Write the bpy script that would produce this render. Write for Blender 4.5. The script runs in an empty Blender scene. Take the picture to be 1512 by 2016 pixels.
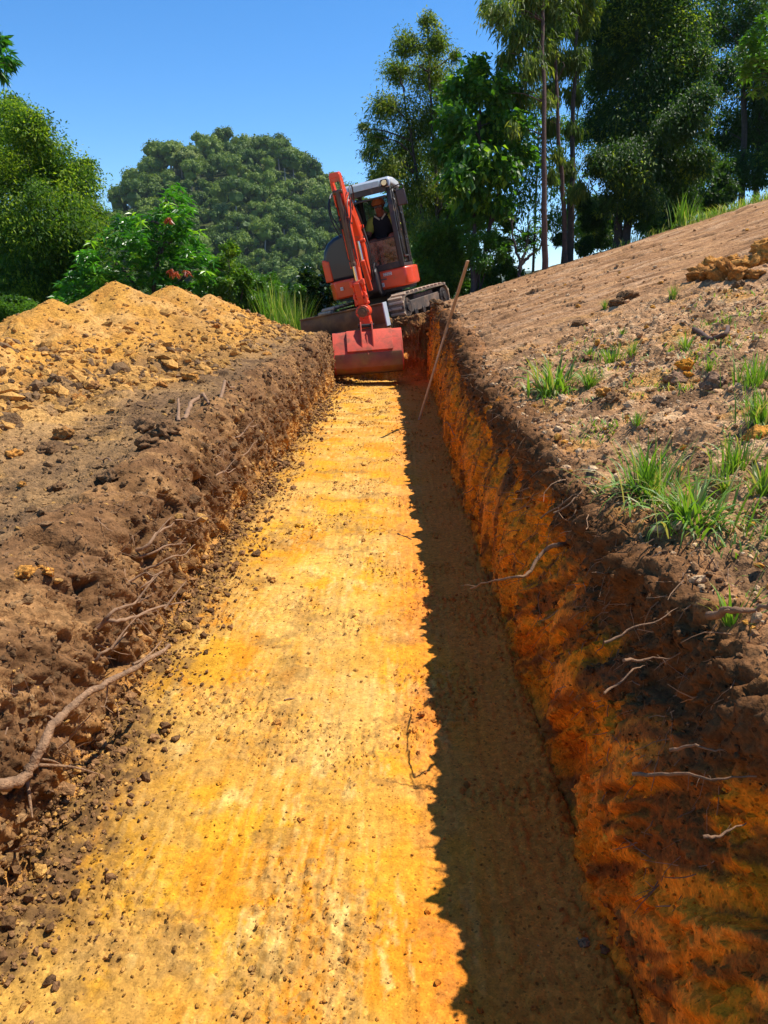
import bpy, bmesh, math, random
import numpy as np
from mathutils import Matrix, Vector, Quaternion
R = math.radians
scene = bpy.context.scene
random.seed(5)
rng = np.random.default_rng(11)

# ------------------------------------------------------------------ camera
CAM_H, PITCH, YAW, FPX = 1.25, R(15.5), 0.0112, 1514.0
cam_d = bpy.data.cameras.new('camera'); cam = bpy.data.objects.new('camera', cam_d)
scene.collection.objects.link(cam); scene.camera = cam
cam.location = (0, 0, CAM_H); cam.rotation_euler = (R(90) - PITCH, 0, YAW)
cam_d.sensor_fit = 'VERTICAL'; cam_d.sensor_height = 24.0; cam_d.lens = 24.0 * FPX / 2016
cam_d.clip_start = 0.05; cam_d.clip_end = 8000

# ------------------------------------------------------------------ sky, sun, exposure
SUN = Vector((0.50, 0.20, 1.0)).normalized()
SUN_EL = math.asin(SUN.z); SUN_AZ = math.atan2(SUN.x, SUN.y)
world = bpy.data.worlds.new('World'); scene.world = world; world.use_nodes = True
wn = world.node_tree.nodes; wl = world.node_tree.links; wn.clear()
sky = wn.new('ShaderNodeTexSky'); sky.sky_type = 'NISHITA'; sky.sun_disc = False
sky.sun_elevation = SUN_EL; sky.sun_rotation = SUN_AZ
sky.altitude = 1500; sky.air_density = 1.0; sky.dust_density = 0.0; sky.ozone_density = 4.5
bg = wn.new('ShaderNodeBackground'); bg.inputs['Strength'].default_value = 0.14
wo = wn.new('ShaderNodeOutputWorld')
hsv = wn.new('ShaderNodeHueSaturation'); hsv.inputs['Saturation'].default_value = 1.25; wl.new(sky.outputs[0], hsv.inputs['Color']); wl.new(hsv.outputs[0], bg.inputs[0]); wl.new(bg.outputs[0], wo.inputs[0])
sd = bpy.data.lights.new('sun', 'SUN'); sd.energy = 5.0; sd.angle = R(0.55); sd.color = (1.0, 0.94, 0.85)
sun = bpy.data.objects.new('sun', sd); scene.collection.objects.link(sun)
sun.rotation_euler = SUN.to_track_quat('Z', 'Y').to_euler(); sun.location = (20, 10, 40)
vs = scene.view_settings
vs.view_transform = 'Standard'; vs.look = 'None'; vs.gamma = 1.0; vs.use_curve_mapping = False
vs.exposure = 0.5
scene.cycles.max_bounces = 6; scene.cycles.diffuse_bounces = 5; scene.cycles.transmission_bounces = 4
scene.cycles.transparent_max_bounces = 8; scene.cycles.caustics_reflective = False; scene.cycles.caustics_refractive = False

# ------------------------------------------------------------------ picture -> place helpers (real points in space)
_M = cam.rotation_euler.to_matrix()
CR, CU, CF = _M @ Vector((1, 0, 0)), _M @ Vector((0, 1, 0)), _M @ Vector((0, 0, -1))
def ray(px, py):
    return CF + CR * ((px - 756) / FPX) + CU * ((1008 - py) / FPX)
def P(px, py, D):
    return Vector((0, 0, CAM_H)) + ray(px, py) * D
def on_x(px, py, X):
    r = ray(px, py); return Vector((0, 0, CAM_H)) + r * (X / r.x)

# ------------------------------------------------------------------ noise (numpy)
def _h(ix, iy, seed):
    h = (ix.astype(np.int64) * 374761393 + iy.astype(np.int64) * 668265263 + seed * 982451653) & 0xffffffff
    h = ((h ^ (h >> 13)) * 1274126177) & 0xffffffff
    h = (h ^ (h >> 16))
    return h
def perlin(x, y, seed=0):
    x0 = np.floor(x); y0 = np.floor(y); fx = x - x0; fy = y - y0
    u = fx * fx * fx * (fx * (fx * 6 - 15) + 10); v = fy * fy * fy * (fy * (fy * 6 - 15) + 10)
    def g(dx, dy):
        a = _h(x0 + dx, y0 + dy, seed) * (2 * math.pi / 4294967296.0)
        return np.cos(a) * (fx - dx) + np.sin(a) * (fy - dy)
    a = g(0, 0); b = g(1, 0); c = g(0, 1); d = g(1, 1)
    return ((a + (b - a) * u) + ((c + (d - c) * u) - (a + (b - a) * u)) * v) * 1.5
def fbm(x, y, oct=4, seed=0, gain=0.5):
    s = np.zeros_like(x, dtype=float); a = 1.0; f = 1.0
    for k in range(oct):
        s += a * perlin(x * f + 17.3 * k, y * f - 9.1 * k, seed + 31 * k); a *= gain; f *= 2.03
    return s
def billow(x, y, oct=4, seed=0, gain=0.5):
    s = np.zeros_like(x, dtype=float); a = 1.0; f = 1.0
    for k in range(oct):
        s += a * (np.abs(perlin(x * f + 17.3 * k, y * f - 9.1 * k, seed + 31 * k)) * 2 - 0.45); a *= gain; f *= 2.03
    return s
def sst(a, b, x):
    t = np.clip((x - a) / (b - a), 0, 1); return t * t * (3 - 2 * t)
def mixc(c, d, t):
    return c + (np.asarray(d, float) - c) * t[..., None]

# ------------------------------------------------------------------ objects and names
C = scene.collection
def tag(o, label=None, cat=None, group=None, kind=None):
    if label: o['label'] = label
    if cat: o['category'] = cat
    if group: o['group'] = group
    if kind: o['kind'] = kind
    return o
def empty(name, loc=(0, 0, 0)):
    o = bpy.data.objects.new(name, None); C.objects.link(o); o.location = loc; o.empty_display_size = 0.2; return o
def mesh_np(name, V, F, mat, parent=None, smooth=False, tint=None, col=None, corner=4):
    """V (n,3), F (m,corner) numpy arrays -> one mesh object"""
    me = bpy.data.meshes.new(name); V = np.asarray(V, np.float32); F = np.asarray(F, np.int32)
    me.vertices.add(len(V)); me.vertices.foreach_set('co', V.ravel())
    k = F.shape[1]
    me.loops.add(F.size); me.loops.foreach_set('vertex_index', F.ravel())
    me.polygons.add(len(F)); me.polygons.foreach_set('loop_start', np.arange(0, F.size, k, dtype=np.int32))
    me.polygons.foreach_set('loop_total', np.full(len(F), k, np.int32))
    me.polygons.foreach_set('use_smooth', np.full(len(F), smooth))
    me.update(calc_edges=True)
    if tint is not None:
        a = me.attributes.new('tint', 'FLOAT', 'FACE'); a.data.foreach_set('value', np.asarray(tint, np.float32))
    if col is not None:
        a = me.attributes.new('col', 'FLOAT_COLOR', 'POINT')
        c4 = np.ones((len(V), 4), np.float32); c4[:, :3] = col; a.data.foreach_set('color', c4.ravel())
    o = bpy.data.objects.new(name, me); C.objects.link(o)
    if mat: me.materials.append(mat)
    if parent: o.parent = parent
    return o

# ------------------------------------------------------------------ materials
def newmat(name):
    m = bpy.data.materials.new(name); m.use_nodes = True
    n = m.node_tree.nodes; l = m.node_tree.links
    return m, n, l, n['Principled BSDF']
def noise_node(n, l, vec, scale, detail=4, rough=0.55, dist=0.0):
    t = n.new('ShaderNodeTexNoise'); t.inputs['Scale'].default_value = scale; t.inputs['Detail'].default_value = detail
    t.inputs['Roughness'].default_value = rough; t.inputs['Distortion'].default_value = dist
    l.new(vec, t.inputs['Vector']); return t
def maprange(n, l, src, a, b, c, d):
    t = n.new('ShaderNodeMapRange'); l.new(src, t.inputs[0])
    for i, v in enumerate((a, b, c, d)): t.inputs[i + 1].default_value = v
    return t.outputs[0]
def mathn(n, l, op, a, b):
    t = n.new('ShaderNodeMath'); t.operation = op
    for i, v in enumerate((a, b)):
        if isinstance(v, (int, float)): t.inputs[i].default_value = v
        else: l.new(v, t.inputs[i])
    return t.outputs[0]
def scalecol(n, l, col, fac):
    t = n.new('ShaderNodeVectorMath'); t.operation = 'SCALE'
    if isinstance(col, tuple): t.inputs[0].default_value = col[:3]
    else: l.new(col, t.inputs[0])
    l.new(fac, t.inputs['Scale']); return t.outputs[0]
def mat_earth(name, bump=0.006, gravel=1.0, lo=0.72, hi=1.25, warm=(1.04, .97, .80)):
    m, n, l, b = newmat(name)
    at = n.new('ShaderNodeAttribute'); at.attribute_name = 'col'
    g = n.new('ShaderNodeNewGeometry'); pos = g.outputs['Position']
    n1 = noise_node(n, l, pos, 38, 5, 0.62); n2 = noise_node(n, l, pos, 190, 4, 0.6)
    vo = n.new('ShaderNodeTexVoronoi'); vo.inputs['Scale'].default_value = 85; l.new(pos, vo.inputs['Vector'])
    f1 = maprange(n, l, n1.outputs[0], 0.3, 0.7, lo, hi); f2 = maprange(n, l, n2.outputs[0], 0.3, 0.7, 0.8, 1.2)
    # grains of other colours: each crumb has its own tone
    wn_ = n.new('ShaderNodeSeparateColor'); l.new(vo.outputs['Color'], wn_.inputs[0])
    f3 = maprange(n, l, wn_.outputs[0], 0, 1, 1 - 0.22 * gravel, 1 + 0.2 * gravel)
    f = mathn(n, l, 'MULTIPLY', mathn(n, l, 'MULTIPLY', f1, f2), f3)
    # dark and pale grit
    for sc, th, amt in ((240, .88, .70), (120, .93, .50), (170, .95, 1.35)):
        vg = n.new('ShaderNodeTexVoronoi'); vg.inputs['Scale'].default_value = sc; l.new(pos, vg.inputs['Vector'])
        sg = n.new('ShaderNodeSeparateColor'); l.new(vg.outputs['Color'], sg.inputs[0])
        on = mathn(n, l, 'MULTIPLY', mathn(n, l, 'GREATER_THAN', sg.outputs[1], th), mathn(n, l, 'LESS_THAN', vg.outputs['Distance'], .42))
        f = mathn(n, l, 'MULTIPLY', f, maprange(n, l, on, 0, 1, 1, amt))
    wm = n.new('ShaderNodeVectorMath'); wm.operation = 'MULTIPLY'; wm.inputs[1].default_value = warm; l.new(scalecol(n, l, at.outputs['Color'], f), wm.inputs[0])
    l.new(wm.outputs[0], b.inputs['Base Color'])
    b.inputs['Roughness'].default_value = 0.95; b.inputs['Specular IOR Level'].default_value = 0.14
    h = mathn(n, l, 'ADD', mathn(n, l, 'MULTIPLY', n1.outputs[0], 1.0), mathn(n, l, 'MULTIPLY', n2.outputs[0], 0.45))
    h = mathn(n, l, 'ADD', h, mathn(n, l, 'MULTIPLY', vo.outputs['Distance'], -0.5 * gravel))
    bp = n.new('ShaderNodeBump'); bp.inputs['Strength'].default_value = 1.0; bp.inputs['Distance'].default_value = bump
    l.new(h, bp.inputs['Height']); l.new(bp.outputs[0], b.inputs['Normal'])
    return m
def mat_simple(name, col, rough=0.6, metal=0.0, spec=0.5, var=0.15, scale=12, bump=0.0, coat=0.0, dirt=None, dirt_amt=0.5, dscale=5):
    m, n, l, b = newmat(name)
    tc = n.new('ShaderNodeTexCoord'); pos = tc.outputs['Object']
    n1 = noise_node(n, l, pos, scale, 5, 0.6)
    f = maprange(n, l, n1.outputs[0], 0.3, 0.7, 1 - var, 1 + var)
    c = scalecol(n, l, tuple(col), f)
    if dirt:
        n2 = noise_node(n, l, pos, dscale, 6, 0.65, 0.3)
        t = maprange(n, l, n2.outputs[0], 0.62 - dirt_amt * 0.3, 0.78 - dirt_amt * 0.2, 0, 1)
        mx = n.new('ShaderNodeMix'); mx.data_type = 'RGBA'; l.new(t, mx.inputs['Factor']); l.new(c, mx.inputs['A'])
        mx.inputs['B'].default_value = (*dirt, 1); c = mx.outputs['Result']
        l.new(mathn(n, l, 'MAXIMUM', maprange(n, l, t, 0, 1, rough, 0.9), rough), b.inputs['Roughness'])
    else:
        b.inputs['Roughness'].default_value = rough
    l.new(c, b.inputs['Base Color'])
    b.inputs['Metallic'].default_value = metal; b.inputs['Specular IOR Level'].default_value = spec
    b.inputs['Coat Weight'].default_value = coat
    if bump:
        n3 = noise_node(n, l, pos, scale * 3, 5, 0.6)
        bp = n.new('ShaderNodeBump'); bp.inputs['Distance'].default_value = bump; l.new(n3.outputs[0], bp.inputs['Height'])
        l.new(bp.outputs[0], b.inputs['Normal'])
    return m
def mat_leaf(name, c_lo, c_hi, rough=0.5, transl=0.35, spec=0.4, clump=None):
    m, n, l, b = newmat(name)
    at = n.new('ShaderNodeAttribute'); at.attribute_name = 'tint'
    cr = n.new('ShaderNodeValToRGB'); cr.color_ramp.elements[0].color = (*c_lo, 1); cr.color_ramp.elements[1].color = (*c_hi, 1)
    if clump:
        e = cr.color_ramp.elements.new(0.93); e.color = (*c_hi, 1); cr.color_ramp.elements[2].color = (*clump, 1)
    l.new(at.outputs['Fac'], cr.inputs[0]); l.new(cr.outputs[0], b.inputs['Base Color'])
    b.inputs['Roughness'].default_value = rough; b.inputs['Specular IOR Level'].default_value = spec
    tr = n.new('ShaderNodeBsdfTranslucent')
    hs = n.new('ShaderNodeVectorMath'); hs.operation = 'MULTIPLY'; l.new(cr.outputs[0], hs.inputs[0]); hs.inputs[1].default_value = (1.5, 1.5, 0.5)
    l.new(hs.outputs[0], tr.inputs[0])
    mx = n.new('ShaderNodeMixShader'); mx.inputs[0].default_value = transl
    l.new(b.outputs[0], mx.inputs[1]); l.new(tr.outputs[0], mx.inputs[2]); l.new(mx.outputs[0], n['Material Output'].inputs[0])
    return m
M = {}
M['floor'] = mat_earth('clay_floor', 0.0042, 0.6, .78, 1.2, (1.02, .96, .66))
M['wall'] = mat_earth('cut_earth', 0.007, 0.7, 0.68, 1.3, (1.10, .93, .68))
M['soil'] = mat_earth('loose_soil', 0.009, 1.0, 0.68, 1.3)
M['spoil'] = mat_earth('spoil_clay', 0.009, 1.0, 0.75, 1.22)
# ================================================================== THE GROUND: one section swept along the trench
YEND = 12.45
XRF = lambda y: np.interp(y, [0, 5, 7, 9, 12.4, 14], [.445, .455, .50, .55, .57, .58])
XLF = lambda y: np.interp(y, [0, 1.5, 2.2, 4, 8, 13], [-.80, -.82, -.85, -.90, -.88, -.87])
HR = lambda y: np.interp(y, [-6, 2, 4.5, 6.7, 9.7, 11.8, 12.5, 13.6, 17], [.72, .76, .78, .92, 1.04, 1.18, 1.08, .93, 1.04])
HL = lambda y: np.interp(y, [-6, 2, 2.9, 4.5, 9.9, 12.3, 13.2, 17], [.52, .55, .57, .66, .76, .74, .58, .55])
LIPR = lambda y: np.interp(y, [0, 2, 4.6, 6.7, 9.7, 13], [.58, .60, .66, .71, .76, .76]) + 0.03 * np.sin(np.asarray(y) * 2.1) + 0.015 * np.sin(np.asarray(y) * 5.3)
LIPL = lambda y: np.interp(y, [0, 3, 5, 10, 13], [-1.14, -1.14, -1.12, -1.13, -1.15]) + 0.03 * np.sin(np.asarray(y) * 1.7 + 1)
def valley(x, y):
    z = -24 + 0 * x
    hill = 65 * np.exp(-np.abs((x + 47) / np.where(x < -47, 56, 72)) ** 2.0) * np.exp(-np.clip((255 - y) / 80, 0, None) ** 2) * np.exp(-np.clip((y - 255) / 100, 0, None) ** 2)
    far = 92 * sst(900, 1900, y) * np.clip(0.75 + 0.5 * fbm(x / 420, y / 900, 3, 5), 0.2, 1.4)
    return z + hill + far + (2.0 + 2.2 * np.clip(hill / 50, 0, 1)) * fbm(x / 26, y / 40, 3, 8)
def surf(x, y):
    """undug ground (no trench), smooth"""
    x = np.asarray(x, float); y = np.asarray(y, float)
    hl, hr = HL(y), HR(y)
    z = hl + (hr - hl) * np.clip((x + 1.1) / 1.8, 0, 1)
    dr = np.clip(x - 0.7, 0, None); z = z + np.where(dr < 14, .305 * dr, .305 * 14 + .12 * (dr - 14))
    dl = np.clip(-1.1 - x, 0, None); z = z - (.04 * np.clip(dl, 0, 4) + .34 * np.clip(dl - 4, 0, None))
    crest = 17.6 + 0.16 * np.clip(x, -4, 12)
    crest = np.where(x < -1.2, 15.5 - .25 * np.clip(-1.2 - x, 0, 8), crest)
    d = np.clip(y - crest, 0, None); z = z - np.where(d < 4, .09 * d * d, 1.44 + .62 * (d - 4))
    d = np.clip(-3 - y, 0, None); z = z - .05 * d
    far = np.hypot(x, y) > 20
    if far.any():
        v = valley(x, y); z = np.where(far, np.maximum(z, v), z)
    return z
def ground_z(x, y):
    x = np.asarray(x, float); y = np.asarray(y, float)
    s = surf(x, y); xr, xl, lr, ll = XRF(y), XLF(y), LIPR(y), LIPL(y)
    t = np.where(x > 0, np.clip((x - xr) / (lr - xr), 0, 1) ** 0.5, np.clip((x - xl) / (ll - xl), 0, 1) ** 0.6)
    return np.where(y < YEND, s * t, s)

ys = np.concatenate([np.linspace(-14, 0.5, 50), np.geomspace(0.52, 19, 940), np.geomspace(19.15, 2500, 220)])
ys = np.unique(np.round(np.concatenate([ys, np.linspace(YEND - .12, YEND + .36, 60)]), 5))
def steps(a0, segs):
    d = [0.0]
    for (rate, lim) in segs:
        while d[-1] < lim: d.append(d[-1] + max(a0, rate * d[-1]))
    return np.array(d[1:])
dR = steps(.009, [(.0065, 4.5), (.03, 1500)]); dL = steps(.010, [(.012, 3.0), (.035, 1500)])
NWL, NWR, NF = 110, 140, 230
def shoulder(n, w, h, p):
    a = np.linspace(0, math.pi / 2, 500)
    xx = np.sin(a) ** p; zz = np.cos(a) ** p
    s = np.concatenate([[0], np.cumsum(np.hypot(np.diff(xx) * w, np.diff(zz) * h))]); s /= s[-1]
    q = np.linspace(0, 1, n); return np.interp(q, s, xx), np.interp(q, s, zz)
lx, lz = shoulder(NWL, .27, .62, .66)
rx, rz = shoulder(NWR, .16, .85, .36)
ny = len(ys); Y1 = ys[:, None]
ll, lr, xl, xr = LIPL(ys)[:, None], LIPR(ys)[:, None], XLF(ys)[:, None], XRF(ys)[:, None]
Xb = np.concatenate([ll - dL[::-1][None, :], ll + (xl - ll) * lx[None, :],
                     xl + (xr - xl) * np.linspace(0, 1, NF + 2)[None, 1:-1],
                     (lr + (xr - lr) * rx[None, :])[:, ::-1], lr + dR[None, :]], axis=1)
nx = Xb.shape[1]; Yb = np.repeat(Y1, nx, 1)
Xb[:, -(len(dR) + 140):-len(dR)] += (.065 * np.exp(-((rz - .74) / .17) ** 2))[None, ::-1] * (1 - .4 * sst(6, 12, Y1))
iL0, iF0, iR0, iB0 = len(dL), len(dL) + NWL, len(dL) + NWL + NF, len(dL) + NWL + NF + NWR
Zs = surf(Xb, Yb)
Zt = Zs.copy()
Zt[:, iL0:iF0] = surf(ll, Y1) * lz[None, :]
Zt[:, iF0:iR0] = 0
Zt[:, iR0:iB0] = (surf(lr, Y1) * rz[None, :])[:, ::-1]
tend = sst(YEND - .05, YEND + .24, Yb + 0.12 * np.sin(Xb * 3.1 + 1))
tstart = sst(-3.0, -4.5, Yb)
Zb = Zt + (Zs - Zt) * np.maximum(tend, tstart)
P0 = np.stack([Xb, Yb, Zb], -1)
# section arc length
ds = np.hypot(np.diff(Xb, axis=1), np.diff(Zb, axis=1))
S = np.concatenate([np.zeros((ny, 1)), np.cumsum(ds, 1)], 1); S = S - S[:, (iF0 + iR0) // 2][:, None]
# weights
col = np.arange(nx)[None, :] + 0 * S
wf = sst(iF0 - 12, iF0 + 14, col) * (1 - sst(iR0 - 10, iR0 + 10, col))
wl_ = sst(iL0 - 22, iL0 + 16, col) * (1 - sst(iF0 - 12, iF0 + 14, col))
wr = sst(iR0 - 10, iR0 + 10, col) * (1 - sst(iB0 - 22, iB0 + 8, col))
wbl = 1 - sst(iL0 - 22, iL0 + 16, col); wbr = sst(iB0 - 22, iB0 + 8, col)
dug = 1 - np.maximum(tend, 0)
near = 1 - sst(16, 24, Yb); nearx = 1 - sst(8, 14, np.abs(Xb)); nn = near * nearx
def U(x): return x
# --- displacement along the normal
xx, yy = Xb, Yb
crumb = billow(xx * 30, yy * 26, 3, 41, .65)
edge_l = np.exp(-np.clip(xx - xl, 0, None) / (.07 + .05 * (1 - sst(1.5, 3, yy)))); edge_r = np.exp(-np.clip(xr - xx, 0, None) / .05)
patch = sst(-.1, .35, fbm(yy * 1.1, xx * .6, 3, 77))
d_floor = .006 * fbm(xx * 1.6, yy * 1.2, 3, 1) + .0028 * fbm(xx * 40, yy * 3, 4, 3, .6) + .0065 * crumb * (0.15 + 1.0 * sst(-.05, .3, fbm(xx * 3, yy * 2.2, 3, 9)))
d_floor += (.05 * patch + .018) * edge_l * (1 + .22 * crumb) + .035 * edge_r * (1 + .5 * crumb)
for yc, a in ((1.62, .006), (2.48, .010), (4.75, .006), (7.0, .010), (8.9, .006)):
    w = yc + .03 * np.sin(xx * 5 + yc); d_floor += a * (sst(w - .02, w + .02, yy) - sst(w + .02, w + .5, yy))
# walls are worked out on their own strips of columns only
SL = slice(iL0 - 26, iF0 + 18); SR = slice(iR0 - 14, iB0 + 12)
def fill(sl, a): out = np.zeros(xx.shape + a.shape[2:]); out[:, sl] = a; return out
# left wall: slanting furrows, clods falling
uL = ((yy + S) * .7)[:, SL]; vL = ((yy - S) * .7)[:, SL]
d_wl = .026 * fbm(uL * 1.3, vL * 3.5, 3, 21) + .014 * fbm(uL * 3, vL * 17, 3, 23, .6) + .008 * billow(uL * 7, vL * 26, 3, 24, .55) + .009 * billow(uL * 9, vL * 10, 3, 28, .6)
hole = sst(.42, .56, fbm(uL * 5, vL * 6, 2, 27)); d_wl -= .05 * hole
d_wl = fill(SL, d_wl)
# right wall: upright bucket-tooth grooves far away, raked grooves near (two fixed directions blended)
kB = sst(1.9, 3.4, yy[:, SR] + .2 * np.sin(S[:, SR] * 6))
def two(fn):
    out = 0
    for an, w in ((.92, 1 - kB), (.20, kB)):
        u = math.cos(an) * S[:, SR] - math.sin(an) * yy[:, SR]; v = math.sin(an) * S[:, SR] + math.cos(an) * yy[:, SR]
        out = out + fn(u, v) * w
    return out
hR = (Zb / np.maximum(surf(lr, Y1), .1))[:, SR]
topR = sst(.5, .85, np.clip(hR, 0, 1.2))
fl = two(lambda u, v: fbm(u * 2.0, v * 6.0, 5, 37, .6))
flk = sst(.0, .03, fl) + sst(.20, .23, fl) + sst(-.2, -.17, fl)
grv = two(lambda u, v: fbm(u * 1.6, v * 26, 3, 33, .6))
smo = 1 - .75 * sst(-.05, .2, two(lambda u, v: fbm(u * 1.2, v * 5, 4, 121))) * (1 - sst(.6, .85, hR))
d_wr = .024 * two(lambda u, v: fbm(u * .8, v * 2.0, 3, 31)) + .009 * grv * smo + .012 * (flk - 1.5) + .006 * smo * billow(S[:, SR] * 24, yy[:, SR] * 24, 3, 34, .6)
d_wr += topR * (.016 * billow(S[:, SR] * 8, yy[:, SR] * 9, 4, 35, .65) + .010 * billow(S[:, SR] * 22, yy[:, SR] * 20, 2, 36))
d_wr = fill(SR, d_wr)
# banks
d_bl = .035 * fbm(xx * 1.1, yy * .9, 3, 51) + .014 * billow(xx * 4.5, yy * 3.8, 4, 52, .6) + .008 * billow(xx * 18, yy * 16, 3, 53)
d_bl -= .03 * sst(.3, .5, fbm(xx * 3.2, yy * 2.6, 2, 57)) * (xx < -1)
rough_r = (1 - sst(4.6, 6.6, yy + 0.25 * np.sin(xx * 3) - .25 * (xx - .7)))
wrp = 1.1 * fbm(xx * .7, yy * .7, 3, 60)
gouge = sst(.38, .52, fbm(xx * 1.3 + yy * .7, yy * 6 + wrp * 2.2, 4, 68, .65)) * (1 - .7 * rough_r)
d_br = -.035 * gouge + .02 * np.clip(fbm(xx * 1.1 + yy * .5, yy * 3.5, 3, 69), 0, 1) + .015 * fbm(xx * 1.2, yy * .8, 3, 61) + .010 * fbm(xx * 2.6 + yy * .9, yy * 8 + wrp * 2.5, 4, 62, .6) + .022 * np.clip(fbm(xx * 1.5, yy * 6.5, 3, 65), 0, 1)
lipr = np.exp(-np.clip(xx - lr, 0, None) / .35)
d_br += rough_r * (.035 * fbm(xx * 2.4, yy * 2.4, 3, 63) + .012 * billow(xx * 9, yy * 9, 4, 64, .65)) + lipr * (.014 * billow(xx * 8, yy * 7, 4, 66, .65))
# imprint of a machine track on the left bank
ti = np.exp(-((xx + 1.62 + .1 * (yy - 4.1)) / .13) ** 4) * np.exp(-((yy - 4.15) / .42) ** 6)
d_bl += ti * (-.035 + .018 * np.sign(np.sin(yy * 2 * math.pi / .115)) - d_bl * .8)
D = (wf * d_floor + wl_ * d_wl + wr * d_wr + wbl * d_bl + wbr * d_br) * nn
D = np.where(tend > 0.001, (wbl * d_bl + wbr * d_br + (1 - wbl - wbr) * (.03 * billow(xx * 5, yy * 5, 4, 71) + .02 * fbm(xx * 14, yy * 14, 3, 72))) * nn * tend + D * (1 - tend), D)
farn = (1 - nn) * .25 * fbm(xx * .5, yy * .5, 3, 81) * np.clip(np.hypot(xx, yy) / 20, 0, 1)
gu = np.gradient(P0, axis=1); gv = np.gradient(P0, axis=0)
N = np.cross(gu, gv); N /= np.maximum(np.linalg.norm(N, axis=-1, keepdims=True), 1e-9)
PP = P0 + N * D[..., None]; PP[..., 2] += farn
ramp = tend * (1 - tend) * 4 * (1 - wbl - wbr); PP[..., 1] += ramp * (.16 * fbm(xx * 3.5, Zb * 4, 4, 881) + .05 * billow(xx * 14, Zb * 14, 3, 882))
# --- colours of the earth, plus a painted shade tint along the floor
def c3(*a): return np.array(a, float)
ones = np.ones_like(xx)[..., None]
ochre, yellow, orange, pale, tan, dark, brown, tilled = c3(.57, .295, .060), c3(.62, .315, .028), c3(.58, .225, .014), c3(.72, .50, .23), c3(.46, .265, .09), c3(.085, .046, .022), c3(.19, .105, .05), c3(.34, .185, .095)
cf = ones * ochre
cf = mixc(cf, yellow, sst(-.15, .35, fbm(xx * 2.2, yy * 1.7, 5, 101, .6)))
cf = mixc(cf, orange, .75 * sst(.10, .55, fbm(xx * 2.6 + 3, yy * 1.9, 5, 102, .6)))
cf = mixc(cf, tan, .6 * sst(.08, .5, fbm(xx * 3.1, yy * 2.7, 6, 103, .65)))
cf = mixc(cf, pale, .7 * sst(.2, .8, fbm(xx * 22 + yy * 1.5, yy * 5, 5, 104, .7)) * sst(-.1, .4, fbm(xx * 2.5, yy * 2.8, 3, 105)))
cf = mixc(cf, pale, .3 * sst(.1, .6, fbm(xx * 45 + 3 * np.sin(yy * 1.3), yy * 2.6, 5, 108, .7)) * sst(-.2, .3, fbm(xx * 3, yy * 1.5, 3, 118)))
cf = mixc(cf, orange, .4 * sst(.1, .6, fbm(xx * 32 - 3 * np.sin(yy), yy * 2.2, 5, 109, .7)) * sst(-.2, .3, fbm(xx * 2.5 + 7, yy * 1.5, 3, 119)))
cf = mixc(cf, pale, .6 * sst(.1, .7, fbm(xx * 2.2, yy * 5, 4, 106)) * sst(6.2, 8, yy))
cf = mixc(cf, pale, .32 * sst(.05, .55, fbm(xx * 1.9 + 11, yy * 1.1, 5, 173, .6)))
cf = mixc(cf, c3(.26, .15, .06), .55 * sst(.42, .68, fbm(xx * 4, yy * 4, 6, 107, .65)))
cf = mixc(cf, c3(.46, .275, .10), .0 * edge_l); cf = mixc(cf, brown, .35 * edge_r)
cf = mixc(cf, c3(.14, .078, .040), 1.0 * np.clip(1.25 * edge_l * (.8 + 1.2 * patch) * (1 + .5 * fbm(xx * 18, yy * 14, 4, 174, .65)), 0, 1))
cf = mixc(cf, c3(.40, .23, .085), .75 * (1 - edge_l) * sst(.08, .36, fbm(xx * 34, yy * 22, 4, 171, .7)) * sst(-.1, .25, fbm(xx * 3, yy * 2.2, 3, 9)))
shade_r = sst(-.1, .3, xx); cf = mixc(cf, c3(.70, .215, .035), .9 * shade_r)     # warm tone of the right bank's shadow, painted into the floor colour
hL = (Zb / np.maximum(surf(ll, Y1), .1))[:, SL]; oL = ones[:, SL]; oR = ones[:, SR]
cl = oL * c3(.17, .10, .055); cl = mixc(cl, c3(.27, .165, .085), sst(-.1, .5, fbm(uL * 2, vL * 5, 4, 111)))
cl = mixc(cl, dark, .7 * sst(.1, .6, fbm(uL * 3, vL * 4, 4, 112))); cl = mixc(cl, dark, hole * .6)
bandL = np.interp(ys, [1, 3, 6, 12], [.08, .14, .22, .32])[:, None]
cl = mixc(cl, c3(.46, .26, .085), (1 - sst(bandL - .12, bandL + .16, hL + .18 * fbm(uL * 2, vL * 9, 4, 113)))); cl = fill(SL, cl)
a1 = two(lambda u, v: fbm(u * 1.2, v * 5, 4, 121)); a2 = two(lambda u, v: fbm(u * 1.5, v * 6, 4, 122)); a3 = two(lambda u, v: fbm(u * 2.0, v * 11, 4, 123, .6)); a4 = two(lambda u, v: fbm(u * 1.2, v * 4.5, 4, 124))
cr_ = oR * c3(.72, .265, .014); cr_ = mixc(cr_, c3(.80, .31, .025), sst(-.1, .5, a1))
cr_ = mixc(cr_, c3(.62, .16, .008), .8 * sst(.1, .6, a2))
cr_ = mixc(cr_, c3(.80, .30, .04), .7 * sst(.20, .24, fl) * sst(-.1, .2, a1 + .1))
cr_ = mixc(cr_, c3(.22, .08, .02), .85 * sst(.20, .42, a3))
cr_ = mixc(cr_, c3(.20, .075, .020), .8 * (1 - sst(-.30, -.25, fl)) * sst(-.3, .1, a3))
cr_ = mixc(cr_, c3(.12, .055, .02), .6 * sst(.4, .62, fbm(S[:, SR] * 7, yy[:, SR] * 7, 4, 126)))
thR = np.interp(ys, [.8, 1.2, 1.9, 2.2, 4, 6, 12], [.80, .74, .68, .80, .84, .82, .80])[:, None]
cr_ = mixc(cr_, c3(.12, .06, .027), sst(thR - .10, thR + .08, hR + .26 * a4))
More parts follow.
